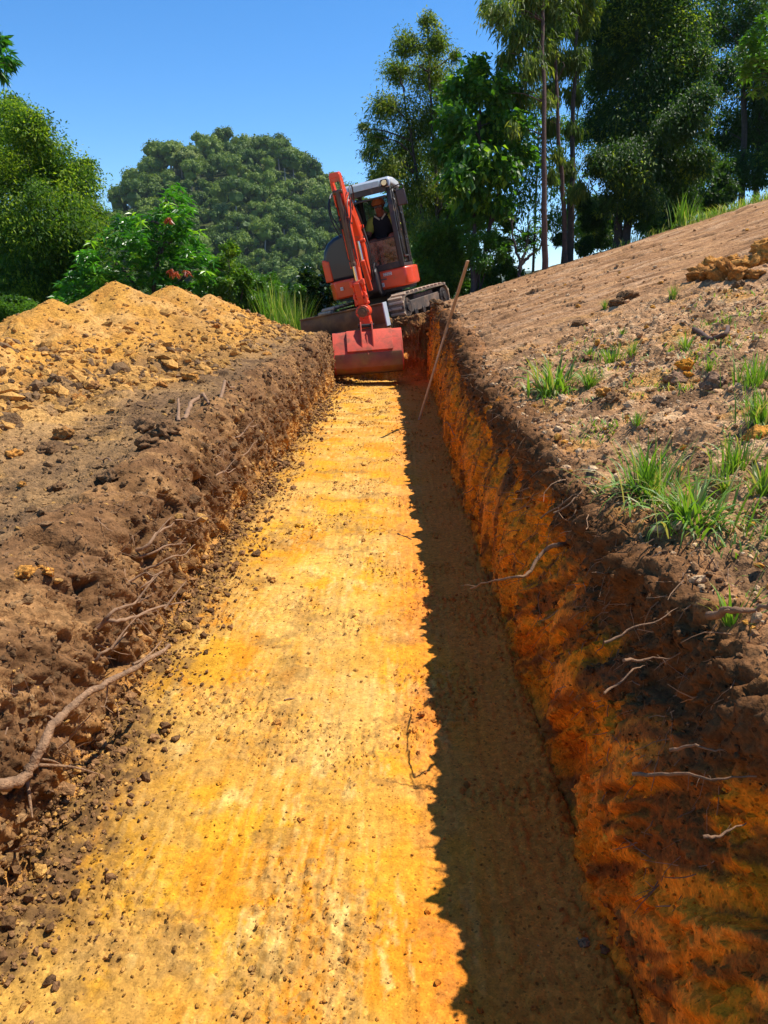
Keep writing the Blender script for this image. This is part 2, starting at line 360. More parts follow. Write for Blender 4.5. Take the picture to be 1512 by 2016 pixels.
cr_ = mixc(cr_, dark, .6 * sst(.1, .5, fbm(S[:, SR] * 5, yy[:, SR] * 6, 4, 125)) * sst(.5, .75, hR)); cr_ = fill(SR, cr_)
cbl = ones * c3(.29, .175, .085); cbl = mixc(cbl, c3(.40, .245, .11), sst(-.1, .4, fbm(xx * 2, yy * 1.4, 4, 131)))
cbl = mixc(cbl, dark, .75 * sst(.05, .5, fbm(xx * 2.4 + 5, yy * 1.6, 5, 132)))
cbl = mixc(cbl, c3(.13, .08, .048), .7 * sst(-1.75, -1.25, xx + .25 * fbm(xx * 3, yy * 2, 3, 134)) * (1 - sst(6, 10, yy)))
cbl = mixc(cbl, c3(.48, .28, .10), .9 * sst(.2, .7, (-1.5 - xx) * .9 + .6 * fbm(xx * 2.5, yy * 2.5, 4, 133)) * (1 - sst(12, 13, yy)))
cbr = ones * tilled; cbr = mixc(cbr, c3(.44, .25, .13), sst(-.1, .5, fbm(xx * 1.5, yy * 5, 4, 141)))
cbr = mixc(cbr, c3(.20, .105, .052), .9 * sst(.1, .55, fbm(xx * 1.2 + yy * .8, yy * 7, 4, 142)))
cbr = mixc(cbr, c3(.14, .075, .038), .8 * gouge); cbr = mixc(cbr, c3(.50, .33, .22), .5 * sst(.15, .5, fbm(xx * 1.3 + yy * .6, yy * 6, 4, 149)))
cbr = mixc(cbr, c3(.42, .25, .14), rough_r * .6); cbr = mixc(cbr, c3(.58, .39, .24), rough_r * .8 * sst(.1, .5, fbm(xx * 7, yy * 7, 4, 143)))
cbr = mixc(cbr, c3(.13, .07, .036), rough_r * .7 * sst(.12, .5, fbm(xx * 4, yy * 4, 4, 144)))
cbr = mixc(cbr, c3(.48, .25, .07), .7 * rough_r * sst(.3, .6, fbm(xx * 3 + 9, yy * 3, 4, 145)))
cbr = mixc(cbr, c3(.17, .095, .05), .6 * lipr * sst(-.3, .3, fbm(xx * 5, yy * 5, 3, 146)))
cfar = ones * c3(.05, .075, .022); cfar = mixc(cfar, c3(.09, .11, .035), sst(-.2, .4, fbm(xx * .3, yy * .3, 4, 151)))
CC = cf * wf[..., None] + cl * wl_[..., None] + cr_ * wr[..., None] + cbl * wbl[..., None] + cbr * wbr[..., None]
cend = mixc(ones * c3(.20, .11, .055), c3(.42, .23, .08), sst(0, .6, fbm(xx * 4, yy * 2 + Zb * 6, 5, 161, .65)) * (1 - sst(.4, .9, Zb)))
CC = mixc(CC, cend, tend * (1 - wbl - wbr) * (1 - sst(15, 17, yy)))
gr = np.maximum(sst(0, 1.2, yy - (17.4 + 0.16 * np.clip(xx, -4, 12)) + .5 * fbm(xx, yy, 2, 5)), np.maximum(1 - nn, sst(-4.6, -5.6, xx) * 1.0))
gr = np.where((xx < -1.2), np.maximum(gr, sst(14.2, 15.0, yy)), gr)
CC = CC * (1 - gr[..., None]) + cfar * gr[..., None]
CC = np.clip(CC, .01, .9)
def part_sheet(name, i0, i1, mat):
    V = PP[:, i0:i1 + 1].reshape(-1, 3); c = CC[:, i0:i1 + 1].reshape(-1, 3); w = i1 - i0 + 1
    a = (np.arange(ny - 1)[:, None] * w + np.arange(w - 1)[None, :]).ravel()
    F = np.stack([a, a + 1, a + w + 1, a + w], 1)
    return tag(mesh_np(name, V, F, mat, smooth=True, col=c), kind='structure')
part_sheet('ground', 0, iL0, M['soil'])
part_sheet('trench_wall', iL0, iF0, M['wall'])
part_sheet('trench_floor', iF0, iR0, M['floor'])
part_sheet('trench_wall', iR0, iB0, M['wall'])
part_sheet('hillside', iB0, nx - 1, M['soil'])
# look-up of the finished surface for things that rest on it
def gz(x, y):
    x = float(x); y = float(y); j = int(np.clip(np.searchsorted(ys, y), 1, ny - 1))
    j = j if abs(ys[j] - y) < abs(ys[j - 1] - y) else j - 1
    row = PP[j, :, 0]
    if x > 0: return float(np.interp(x, row[(iF0 + iR0) // 2:], PP[j, (iF0 + iR0) // 2:, 2]))
    return float(np.interp(x, row[:(iF0 + iR0) // 2], PP[j, :(iF0 + iR0) // 2, 2]))
HEAPS = []
def gz_all(x, y):
    z = gz(x, y)
    for h in HEAPS: z = max(z, h(x, y))
    return z
def hit(px, py, dmax=40):
    r = ray(px, py); t = 1.0
    while t < dmax:
        p = Vector((0, 0, CAM_H)) + r * t
        if gz_all(p.x, p.y) >= p.z: return p
        t += 0.01 + t * .004
    return p

# ================================================================== spoil heaps
heap_specs = [  # x, y, top z, radius, label
    (-2.85, 5.20, 1.09, 1.15, 'ochre spoil heap cut off by the left edge of the photo'),
    (-2.80, 6.45, 1.24, 1.28, 'sharp-peaked ochre spoil heap, second from the left edge'),
    (-2.88, 8.35, 1.43, 1.48, 'tallest ochre spoil heap, its peak in front of the long-leaved shrub'),
    (-2.78, 9.9, 1.40, 1.45, 'rounded ochre spoil heap just right of the tallest peak'),
    (-2.62, 11.25, 1.31, 1.38, 'rightmost ochre spoil heap sloping down toward the excavator blade'),
    (-2.95, 4.1, .90, .95, 'lowest ochre spoil heap in the left foreground behind the dark soil'),
]
def heap_height(hx, hy, top, rad, k):
    def f(x, y):
        x = np.asarray(x, float); y = np.asarray(y, float)
        wx = x + .10 * fbm(x * .9, y * .9, 2, 200 + k); wy = y + .10 * fbm(x * .9 + 7, y * .9, 2, 210 + k)
        an_ = np.arctan2(wy - hy, wx - hx)
        r = np.hypot((wx - hx) / 1.04, (wy - hy) / 1.0) / (rad * (1 + .09 * np.sin(an_ * 3 + k) + .05 * np.sin(an_ * 7 + 2 * k)))
        base = surf(x, y) - .03
        prof = np.clip(1 - (r * r + .0012) ** .44 + .05, -0.3, 1)
        prof = prof + .10 * np.clip(r - .7, 0, 1) ** 1.0 * (1.3 - r)
        z = base + (top - base) * prof * sst(-.02, .35, LIPL(y) - x)
        z += (.028 * billow(x * 3, y * 3, 4, 220, .55) + .010 * billow(x * 13, y * 13, 3, 221) + .03 * fbm(x * 1.4, y * 1.4, 2, 222)) * np.clip(r * 3, .35, 1)
        return z
    return f
for k, (hx, hy, top, rad, lab) in enumerate(heap_specs):
    f = heap_height(hx, hy, top, rad, k)
    n_ = 230 if hy < 8 else 190
    gx = np.linspace(hx - rad * 1.3, hx + rad * 1.3, n_); gy = np.linspace(hy - rad * 1.12, hy + rad * 1.12, n_)
    X, Yg = np.meshgrid(gx, gy); Z = f(X, Yg); base = surf(X, Yg)
    keep = (Z > base - .09) & (X < LIPL(Yg) - .03)
    Z = np.maximum(Z, base - .12)
    c = np.ones_like(X)[..., None] * c3(.54, .28, .062)
    c = mixc(c, c3(.56, .32, .11), sst(-.2, .4, fbm(X * 2, Yg * 2, 4, 231)))
    c = mixc(c, c3(.46, .22, .05), .7 * sst(.1, .5, fbm(X * 3, Yg * 3, 4, 232)))
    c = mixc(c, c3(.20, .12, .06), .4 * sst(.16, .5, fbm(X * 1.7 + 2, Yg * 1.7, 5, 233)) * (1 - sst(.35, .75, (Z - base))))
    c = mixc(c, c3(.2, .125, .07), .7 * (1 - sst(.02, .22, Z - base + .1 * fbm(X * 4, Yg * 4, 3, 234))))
    V = np.stack([X, Yg, Z], -1).reshape(-1, 3)
    a = (np.arange(n_ - 1)[:, None] * n_ + np.arange(n_ - 1)[None, :]).ravel()
    F = np.stack([a, a + 1, a + n_ + 1, a + n_], 1); kk = keep.ravel(); F = F[kk[F].all(1)]
    used = np.unique(F); mp = -np.ones(len(V), int); mp[used] = np.arange(len(used))
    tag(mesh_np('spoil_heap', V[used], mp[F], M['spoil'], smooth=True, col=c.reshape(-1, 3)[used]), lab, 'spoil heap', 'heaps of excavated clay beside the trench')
    def wrap(f=f, hx=hx, hy=hy, rad=rad):
        def g(x, y):
            if abs(x - hx) > rad * 1.25 or abs(y - hy) > rad * 1.1 or x > float(LIPL(y)) - .03: return -99
            return float(f(x, y))
        return g
    HEAPS.append(wrap())
# ================================================================== mesh builder for made things
class MB:
    def __init__(s): s.bm = bmesh.new()
    def _add(s, verts, faces, mat=None):
        vs_ = [s.bm.verts.new(mat @ Vector(v) if mat else Vector(v)) for v in verts]
        for f in faces:
            try: s.bm.faces.new([vs_[i] for i in f])
            except ValueError: pass
        return s
    def box(s, c, size, rot=None):
        x, y, z = (v / 2 for v in size)
        m = Matrix.Translation(c) @ (rot.to_4x4() if rot else Matrix.Identity(4))
        v = [(-x, -y, -z), (x, -y, -z), (x, y, -z), (-x, y, -z), (-x, -y, z), (x, -y, z), (x, y, z), (-x, y, z)]
        return s._add(v, [(0, 3, 2, 1), (4, 5, 6, 7), (0, 1, 5, 4), (1, 2, 6, 5), (2, 3, 7, 6), (3, 0, 4, 7)], m)
    def prism(s, prof, a0, a1, axis='x'):
        """profile polygon extruded along an axis. prof pairs: x->(y,z)  y->(x,z)  z->(x,y)"""
        n = len(prof)
        def mk(p, a): return {'x': (a, p[0], p[1]), 'y': (p[0], a, p[1]), 'z': (p[0], p[1], a)}[axis]
        v = [mk(p, a0) for p in prof] + [mk(p, a1) for p in prof]
        f = [tuple(range(n)), tuple(range(2 * n - 1, n - 1, -1))] + [(i, i + n, (i + 1) % n + n, (i + 1) % n) for i in range(n)]
        return s._add(v, f)
    def tube(s, pts, rad, n=8, cap=True):
        pts = [Vector(p) for p in pts]; rad = rad if isinstance(rad, (list, tuple)) else [rad] * len(pts)
        v = []; f = []; prev = None
        for i, p in enumerate(pts):
            t = ((pts[min(i + 1, len(pts) - 1)] - pts[max(i - 1, 0)])).normalized()
            if prev is None: prev = t.orthogonal().normalized()
            a = (prev - t * prev.dot(t)); a = a.normalized() if a.length > 1e-6 else t.orthogonal().normalized(); prev = a
            b = t.cross(a)
            for k in range(n):
                an = 2 * math.pi * k / n; v.append(p + (a * math.cos(an) + b * math.sin(an)) * rad[i])
        for i in range(len(pts) - 1):
            for k in range(n):
                k2 = (k + 1) % n; f.append((i * n + k, i * n + k2, (i + 1) * n + k2, (i + 1) * n + k))
        if cap: f.append(tuple(range(n))[::-1]); f.append(tuple((len(pts) - 1) * n + k for k in range(n)))
        return s._add([tuple(q) for q in v], f)
    def cyl(s, a, b, r, n=20): return s.tube([a, b], r, n)
    def build(s, name, mat, parent=None, bevel=0, M4=None, seg=2, smooth=True, angle=35):
        bmesh.ops.recalc_face_normals(s.bm, faces=s.bm.faces)
        me = bpy.data.meshes.new(name); s.bm.to_mesh(me); s.bm.free()
        if M4 is not None: me.transform(M4)
        if smooth:
            me.polygons.foreach_set('use_smooth', [True] * len(me.polygons)); me.set_sharp_from_angle(angle=R(angle))
        me.materials.append(mat); o = bpy.data.objects.new(name, me); C.objects.link(o)
        if parent: o.parent = parent
        if bevel:
            b = o.modifiers.new('bevel', 'BEVEL'); b.width = bevel; b.segments = seg; b.limit_method = 'ANGLE'; b.angle_limit = R(40)
            b.harden_normals = False
        return o
def smooth_path(pts, k=5):
    """Catmull-Rom through points"""
    pts = [Vector(p) for p in pts]; q = [pts[0] * 2 - pts[1]] + pts + [pts[-1] * 2 - pts[-2]]; out = []
    for i in range(1, len(q) - 2):
        for j in range(k):
            t = j / k; a, b, c, d = q[i - 1], q[i], q[i + 1], q[i + 2]
            out.append(0.5 * ((2 * b) + (c - a) * t + (2 * a - 5 * b + 4 * c - d) * t * t + (3 * b - a - 3 * c + d) * t ** 3))
    out.append(pts[-1]); return out

# ---- materials of the machine
RED = (.76, .062, .007)
M['red'] = mat_simple('orange_red_paint', RED, .38, spec=.5, var=.10, scale=6, coat=.25, dirt=(.30, .17, .08), dirt_amt=.15, dscale=7)
M['redarm'] = mat_simple('arm_paint', (.80, .062, .010), .42, spec=.5, var=.12, scale=8, coat=.15, dirt=(.25, .12, .06), dirt_amt=.3, dscale=9)
M['bucket'] = mat_simple('worn_bucket_paint', (.64, .07, .028), .62, var=.2, scale=5, dirt=(.22, .075, .04), dirt_amt=.5, dscale=4, bump=.002)
M['steel_dirty'] = mat_simple('mud_worn_steel', (.16, .085, .04), .6, metal=.3, var=.3, scale=6, dirt=(.34, .19, .07), dirt_amt=.5, dscale=3, bump=.003)
M['black'] = mat_simple('black_hood', (.010, .013, .024), .38, spec=.5, var=.1, scale=3, coat=.2)
M['iron'] = mat_simple('dark_iron', (.03, .026, .024), .55, metal=.4, var=.2, dirt=(.16, .10, .06), dirt_amt=.3)
M['rubber'] = mat_simple('dusty_rubber', (.07, .052, .040), .8, var=.25, scale=9, dirt=(.34, .23, .14), dirt_amt=.7, dscale=6)
M['lug'] = mat_simple('dusty_track_lug', (.52, .38, .25), .9, var=.2, scale=9, dirt=(.06, .045, .035), dirt_amt=.3, dscale=9)
M['hose'] = mat_simple('hydraulic_hose', (.018, .016, .015), .5, var=.2)
M['pipe'] = mat_simple('brown_cylinder', (.11, .055, .032), .45, metal=.4, var=.2, dirt=(.22, .12, .06), dirt_amt=.3)
M['chrome'] = mat_simple('polished_rod', (.75, .73, .70), .18, metal=1.0, var=.05)
M['grey'] = mat_simple('grey_pillar_paint', (.030, .026, .022), .5, var=.15, dirt=(.18, .12, .07), dirt_amt=.25)
M['roof'] = mat_simple('pale_roof_paint', (.52, .55, .58), .4, var=.08, scale=5, dirt=(.4, .38, .34), dirt_amt=.35)
M['seat'] = mat_simple('seat_cloth', (.012, .012, .014), .8)
M['white'] = mat_simple('sticker_white', (.75, .74, .70), .5, var=.05)
M['ink'] = mat_simple('sticker_print', (.06, .05, .05), .5)
M['lamp_body'] = mat_simple('lamp_reflector', (.85, .62, .36), .25, metal=.6, var=.05)
M['mud'] = M['spoil']
def mat_glass(name, tint=(.75, .82, .80), op=.12):
    m, n, l, b = newmat(name); n.remove(b)
    gl = n.new('ShaderNodeBsdfGlossy'); gl.inputs['Roughness'].default_value = .03
    tr = n.new('ShaderNodeBsdfTransparent'); tr.inputs[0].default_value = (*tint, 1)
    df = n.new('ShaderNodeBsdfDiffuse'); df.inputs[0].default_value = (.30, .24, .17, 1)
    fr = n.new('ShaderNodeFresnel'); fr.inputs[0].default_value = 1.5
    m1 = n.new('ShaderNodeMixShader'); l.new(fr.outputs[0], m1.inputs[0]); l.new(tr.outputs[0], m1.inputs[1]); l.new(gl.outputs[0], m1.inputs[2])
    tc = n.new('ShaderNodeTexCoord'); ns = noise_node(n, l, tc.outputs['Object'], 9, 5, .7)
    f = maprange(n, l, ns.outputs[0], .35, .75, 0, op * 2)
    m2 = n.new('ShaderNodeMixShader'); l.new(f, m2.inputs[0]); l.new(m1.outputs[0], m2.inputs[1]); l.new(df.outputs[0], m2.inputs[2])
    l.new(m2.outputs[0], n['Material Output'].inputs[0]); return m
M['glass'] = mat_glass('cab_glass', (.30, .35, .34), op=.10); M['glass_beige'] = mat_glass('beige_lower_glass', (.6, .5, .4), op=.45)  # lower pane: browner tint and a denser beige noise film

# ================================================================== EXCAVATOR
ex = empty('excavator'); SC = .95
SCV = (.95, .95, .905); ex.location = (-.07, 14.0, .87); ex.rotation_euler = (R(1.5), R(-12), 0); ex.scale = SCV
WEX = Matrix.LocRotScale(Vector(ex.location), ex.rotation_euler.copy(), Vector(SCV))
tag(ex, 'orange-red mini excavator with black hood, tilted at the far end of the trench', 'excavator')
Mt = Matrix.Rotation(R(-25), 4, 'Z'); Mu = Matrix.Rotation(R(-9), 4, 'Z')
# ---- undercarriage
def stadium(y0, y1, zb, r0, r1, n=12):
    pts = []
    for k in range(n + 1): a = R(-90) - R(180) * k / n; pts.append((y0 + r0 * math.cos(a), zb + r0 + r0 * math.sin(a)))
    for k in range(n + 1): a = R(90) - R(180) * k / n; pts.append((y1 + r1 * math.cos(a), zb + r1 + r1 * math.sin(a)))
    return pts
def resample(pts, n):
    q = [Vector((a, b, 0)) for a, b in pts]; q.append(q[0]); L = [0]
    for i in range(1, len(q)): L.append(L[-1] + (q[i] - q[i - 1]).length)
    out = []
    for k in range(n):
        s = L[-1] * k / n; i = max(j for j in range(len(L)) if L[j] <= s); i = min(i, len(q) - 2)
        t = (s - L[i]) / max(1e-6, L[i + 1] - L[i]); p = q[i].lerp(q[i + 1], t); d = (q[i + 1] - q[i]).normalized(); out.append((p, d))
    return out
MA = Mu @ Matrix.Translation((-.02, 0, .6)) @ Matrix.Diagonal((.84, 1, .84, 1)) @ Matrix.Translation((.02, 0, -.6))
MB_ = Mt @ Matrix.Translation((-.09, -.20, 0)) @ Matrix.Diagonal((.93, 1, 1, 1))
for sx in (-1, 1):
    xc = sx * .70; w = .30
    outer = stadium(-.86, .86, .0, .235, .235); inner = stadium(-.86, .86, .03, .205, .205)
    tr = MB(); n_ = len(outer)
    v = [(xc - w / 2, a, b) for a, b in outer] + [(xc + w / 2, a, b) for a, b in outer] + [(xc - w / 2, a, b) for a, b in inner] + [(xc + w / 2, a, b) for a, b in inner]
    f = []
    for i in range(n_):
        j = (i + 1) % n_
        f += [(i, j, j + n_, i + n_), (i + 2 * n_, i + 3 * n_, j + 3 * n_, j + 2 * n_), (i, i + 2 * n_, j + 2 * n_, j), (i + n_, j + n_, j + 3 * n_, i + 3 * n_)]
    tr._add(v, f)
    tk = tr.build('track', M['rubber'], ex, M4=Mt, angle=50)
    lg = MB()
    for k, (p, d) in enumerate(resample(outer, 52)):
        nrm = Vector((-d.y, d.x, 0)); c = (p.x + nrm.x * .012, p.y + nrm.y * .012)
        ang = math.atan2(d.y, d.x); off = .02 * (1 if k % 2 else -1)
        lg.box((xc + off, c[0], c[1]), (w * .88, .045, .032), Matrix.Rotation(ang, 3, 'X'))
    lg.build('track_lug', M['lug'], tk, bevel=.006, M4=Mt)
    fr = MB(); fr.prism([(-.72, .12), (-.78, .22), (-.70, .33), (.66, .34), (.76, .25), (.70, .12)], xc - .085, xc + .10)
    fr.box((xc + .02, 0, .37), (.12, .9, .08)); fr.build('track_frame', mat_simple('muddy_frame', (.07, .052, .04), .8, var=.3, scale=8, dirt=(.22, .14, .09), dirt_amt=.5), ex, bevel=.012, M4=Mt)
    for (yy_, r_) in ((-.86, .165), (.86, .17)):
        wh = MB(); wh.cyl((xc - .10, yy_, .235), (xc + .125, yy_, .235), r_, 28); wh.cyl((xc + .12, yy_, .235), (xc + .15, yy_, .235), .075, 18)
        for k in range(6):
            a = k * math.pi / 3; wh.cyl((xc + .12, yy_ + .11 * math.cos(a), .235 + .11 * math.sin(a)), (xc + .137, yy_ + .11 * math.cos(a), .235 + .11 * math.sin(a)), .012, 8)
        wh.build('idler' if yy_ < 0 else 'sprocket', M['iron'], ex, bevel=.008, M4=Mt)
    for k in range(4):
        rl = MB(); rl.cyl((xc - .1, -.54 + k * .36, .10), (xc + .13, -.54 + k * .36, .10), .068, 16); rl.build('roller', M['iron'], ex, bevel=.006, M4=Mt)
cf_ = MB(); cf_.box((0, 0, .40), (1.0, .60, .20)); cf_.box((0, -.5, .30), (.30, .7, .14)); cf_.cyl((0, 0, .48), (0, 0, .62), .36, 32)
cf_.box((-.45, -.1, .33), (.2, .35, .12)); cf_.build('car_body', M['iron'], ex, bevel=.02, M4=Mt)
bl = MB(); prof = []
for k in range(9): a = R(-35 + 70 * k / 8); prof.append((-1.30 - .10 + .22 * (1 - math.cos(a)) * -1 * -1, .22 + .19 * math.sin(a) / math.sin(R(35))))
prof2 = [(a - .025, b) for a, b in prof][::-1]
bl.prism(prof2 + prof, -.87, .87); bl.box((0, -1.40, .035), (1.74, .03, .07)); bl.box((0, -1.385, .405), (1.74, .07, .025))
bd = bl.build('dozer_blade', M['steel_dirty'], ex, bevel=.006, M4=MB_)
for sx in (-1, 1):
    a = MB(); a.prism([(-1.33, .10), (-1.33, .30), (-.45, .36), (-.45, .26)], sx * .36 - .04, sx * .36 + .04); a.build('blade_arm', M['iron'], bd, bevel=.01, M4=MB_)
bp = MB(); bp.box((.885, -1.37, .22), (.02, .14, .40)); bp.build('end_plate', M['roof'], bd, bevel=.004, M4=MB_)
# ---- upper body
def plan(x0, x1, yf, rb, n=14):
    pts = [(x0, yf + .10), (x0 + .10, yf)] if x0 < 0 else [(x0, yf)]
    return pts
def arcpts(cx, cy, r, a0, a1, n): return [(cx + r * math.cos(R(a0 + (a1 - a0) * k / n)), cy + r * math.sin(R(a0 + (a1 - a0) * k / n))) for k in range(n + 1)]
bodyprof = [(-.84, -.42), (-.74, -.60), (-.34, -.66), (-.30, -.46), (.02, -.46), (.06, -.70), (.70, -.68), (.80, -.58), (.85, -.40)] + arcpts(0, .0, .86, 8, 172, 18)
bodyprof = [(x * (.82 if x > .1 else 1), y) for x, y in bodyprof]
b = MB(); b.prism(bodyprof, .60, .93, 'z'); body = b.build('body', M['red'], ex, bevel=.035, M4=Mu, seg=3)
b = MB(); b.prism([(x * .9, y * .9) for x, y in bodyprof], .55, .61, 'z'); b.build('underside', M['iron'], body, M4=Mu)
# hood with a domed top
hs = [(-.86, .915), (-.875, 1.15), (-.86, 1.34), (-.81, 1.50), (-.72, 1.62), (-.60, 1.69), (-.44, 1.73), (-.20, 1.735), (-.20, .915)]
h = MB(); h.prism(hs, -.52, .50, 'y'); hood = h.build('engine_hood', M['black'], ex, bevel=.07, M4=Mu, seg=5, angle=60)
h = MB(); h.prism([(-.882, .94), (-.886, 1.30), (-.868, 1.36), (-.75, 1.30), (-.74, .94)], -.535, -.40, 'y'); h.build('side_panel', M['red'], hood, bevel=.02, M4=Mu)
h = MB()
for k in range(6): h.box((-.885, .0 + .0 * k, 1.02 + .05 * k), (.012, .5, .018))
h.build('vent_louvre', M['iron'], hood, M4=Mu)
h = MB(); h.prism([(x, y) for x, y in arcpts(-.05, .0, .82, 55, 165, 16)], .92, 1.45, 'z'); h.build('rear_cover', M['red'], ex, bevel=.05, M4=Mu, seg=3)
# stickers with small print
for (x, z, w_, h_, rows) in ((.26, .86, .15, .055, 2), (.12, .69, .10, .07, 3), (-.60, .78, .05, .06, 1), (.16, .78, .14, .02, 0)):
    yy_ = -.703 + (.02 if x > .2 else 0) * 0 if x > 0 else -.655
    rt = None; s_ = MB(); s_.box((x, yy_ + (.012 if x > .2 else .006), z), (w_, .02, h_)); st = s_.build('sticker', M['white'] if rows else M['ink'], body, M4=Mu)
    if rows:
        q = MB()
        for r_ in range(rows):
            for c_ in range(4): q.box((x - w_ * .34 + c_ * w_ * .22, yy_ - .002, z + h_ * (.28 - .56 * r_ / max(1, rows - 1) if rows > 1 else 0)), (w_ * .15, .012, h_ * .14))
        q.build('print', M['ink'], st, M4=Mu)
# ---- cab
side = [(-.66, .93), (-.68, 1.30), (-.66, 1.75), (-.60, 2.10), (-.50, 2.40)]
CX0, CX1 = -.20, .57
cab = empty('cab'); cab.parent = ex
def bar(pts, r, name, mat, par, n=8): m_ = MB(); m_.tube(pts, r, n); return m_.build(name, mat, par, M4=Mu)
for x in (CX0 + .035, CX1 - .035):
    m_ = MB(); ft = [(y, z) for y, z in side]; bk = [(y + .085, z) for y, z in side][::-1]
    m_.prism(ft + bk, x - .04, x + .04); m_.build('pillar', M['grey'], cab, bevel=.012, M4=Mu)
    m_ = MB(); m_.prism([(.60, .93), (.62, 1.6), (.58, 2.40), (.51, 2.40), (.55, 1.6), (.53, .93)], x - .035, x + .035); m_.build('pillar', M['grey'], cab, bevel=.01, M4=Mu)
    m_ = MB(); m_.prism([(-.62, .93), (.60, .93), (.60, 1.0), (-.62, 1.0)], x - .03, x + .03); m_.build('side_rail', M['grey'], cab, bevel=.01, M4=Mu); m_ = MB(); m_.prism([(-.52, 2.33), (.58, 2.33), (.58, 2.41), (-.50, 2.41)], x - .03, x + .03); m_.build('side_rail', M['grey'], cab, bevel=.01, M4=Mu)
m_ = MB(); m_.box(((CX0 + CX1) / 2, -.655, .985), (CX1 - CX0 - .14, .045, .11)); m_.build('front_sill', M['grey'], cab, bevel=.01, M4=Mu)
m_ = MB(); m_.box(((CX0 + CX1) / 2, -.555, 2.30), (CX1 - CX0 - .14, .05, .10)); m_.box(((CX0 + CX1) / 2, -.60, 2.17), (CX1 - CX0 - .16, .03, .035)); m_.build('front_header', M['grey'], cab, bevel=.01, M4=Mu)
m_ = MB(); m_.box(((CX0 + CX1) / 2, -.665, 1.47), (CX1 - CX0 - .14, .02, .018)); m_.build('window_divider', M['iron'], cab, M4=Mu)
m_ = MB(); m_.box(((CX0 + CX1) / 2, .0, .95), (CX1 - CX0 - .04, 1.22, .04)); m_.build('cab_floor', M['iron'], cab, M4=Mu)
m_ = MB(); m_.box(((CX0 + CX1) / 2, .585, 1.34), (CX1 - CX0 - .14, .03, .80)); m_.build('rear_wall', M['seat'], cab, M4=Mu)
# roof: pale shell with sloped front fascia and right shoulder
rf = MB(); rp = [(-.56, 2.30), (-.555, 2.44), (-.50, 2.49), (.0, 2.52), (.56, 2.50), (.64, 2.45), (.64, 2.37), (-.48, 2.37)]
rf.prism(rp, CX0 - .015, CX1 + .02); roof = rf.build('roof', M['roof'], cab, bevel=.045, M4=Mu, seg=4)
rf = MB(); rf.box(((CX0 + CX1) / 2 - .03, -.572, 2.40), (CX1 - CX0 - .28, .02, .10)); rf.build('visor', mat_simple('pale_visor', (.40, .52, .55), .2, var=.1), roof, bevel=.006, M4=Mu)
wkl = MB(); wkl.box((CX1 - .075, -.60, 2.385), (.115, .07, .12)); wk = wkl.build('work_light', M['iron'], cab, bevel=.015, M4=Mu)
wkl = MB(); wkl.cyl((CX1 - .075, -.636, 2.385), (CX1 - .075, -.645, 2.385), .047, 20); wkl.build('lens', M['lamp_body'], wk, bevel=.004, M4=Mu)
# panes
m_ = MB(); m_.prism([(-.672, 1.03), (-.688, 1.45), (-.683, 1.45), (-.667, 1.03)], CX0 + .08, CX1 - .08); m_.build('lower_front_window', M['glass_beige'], cab, M4=Mu)
for x in (CX0 + .012, CX1 - .012):
    m_ = MB(); m_.prism([(-.57, 1.02), (.53, 1.02), (.56, 1.6), (.51, 2.31), (-.46, 2.31), (-.57, 1.75)], x - .004, x + .004); m_.build('side_window', M['glass'], cab, M4=Mu)
m_ = MB(); m_.box(((CX0 + CX1) / 2, .56, 1.98), (CX1 - CX0 - .14, .008, .62)); m_.build('rear_window', M['glass'], cab, M4=Mu)
# door frame, rounded window outline, handrail
dr = MB(); X_ = CX1 + .012
dr.tube(smooth_path([(X_, -.50, 1.20), (X_, -.53, 1.7), (X_, -.46, 2.15), (X_, -.38, 2.27), (X_, .05, 2.28)], 4), .016, 6)
dr.tube([(X_, .09, 1.0), (X_, .09, 2.34)], .024, 6); dr.tube(smooth_path([(X_, -.50, 1.20), (X_, -.44, 1.12), (X_, .05, 1.12)], 4), .016, 6)
dr.build('door_frame', M['grey'], cab, M4=Mu)
bar([(CX1 + .05, -.30, 1.45), (CX1 + .075, -.30, 1.48), (CX1 + .075, -.28, 1.85), (CX1 + .05, -.28, 1.88)], .012, 'door_handle', M['iron'], cab)
bar(smooth_path([(CX1 - .02, -.64, 1.55), (CX1 + .05, -.66, 1.62), (CX1 + .05, -.60, 2.05), (CX1 - .02, -.57, 2.12)], 4), .011, 'grab_rail', M['grey'], cab)
mr = bar(smooth_path([(CX1 - .01, -.56, 2.26), (CX1 + .12, -.60, 2.30), (CX1 + .22, -.60, 2.29), (CX1 + .24, -.60, 2.15), (CX1 + .25, -.60, 1.95)], 4), .010, 'mirror_bracket', M['grey'], cab)
m_ = MB(); m_.box((CX1 + .165, -.61, 2.09), (.15, .035, .27)); mi = m_.build('mirror', mat_simple('mirror_shell', (.055, .03, .028), .4), cab, bevel=.02, M4=Mu, seg=3)
# seat and levers
m_ = MB(); m_.box((.23, .12, 1.27), (.46, .46, .14)); m_.box((.23, .36, 1.62), (.42, .12, .62), Matrix.Rotation(R(-8), 3, 'X')); m_.build('seat', M['seat'], ex, bevel=.04, M4=Mu, seg=3)
m_ = MB(); m_.box((.23, .1, 1.08), (.5, .5, .22)); m_.build('seat_base', M['iron'], ex, M4=Mu)
for x in (-.05, .50):
    m_ = MB(); m_.box((x, -.05, 1.40), (.10, .30, .07)); m_.tube([(x, -.16, 1.43), (x + .0, -.20, 1.56)], .012, 8); m_.tube([(x, -.2, 1.55), (x, -.21, 1.64)], .022, 10); m_.build('control_lever', M['iron'], ex, bevel=.01, M4=Mu)
for x in (.14, .22): bar([(x, -.42, .97), (x, -.46, 1.25), (x, -.44, 1.42)], .010, 'travel_lever', M['iron'], ex)
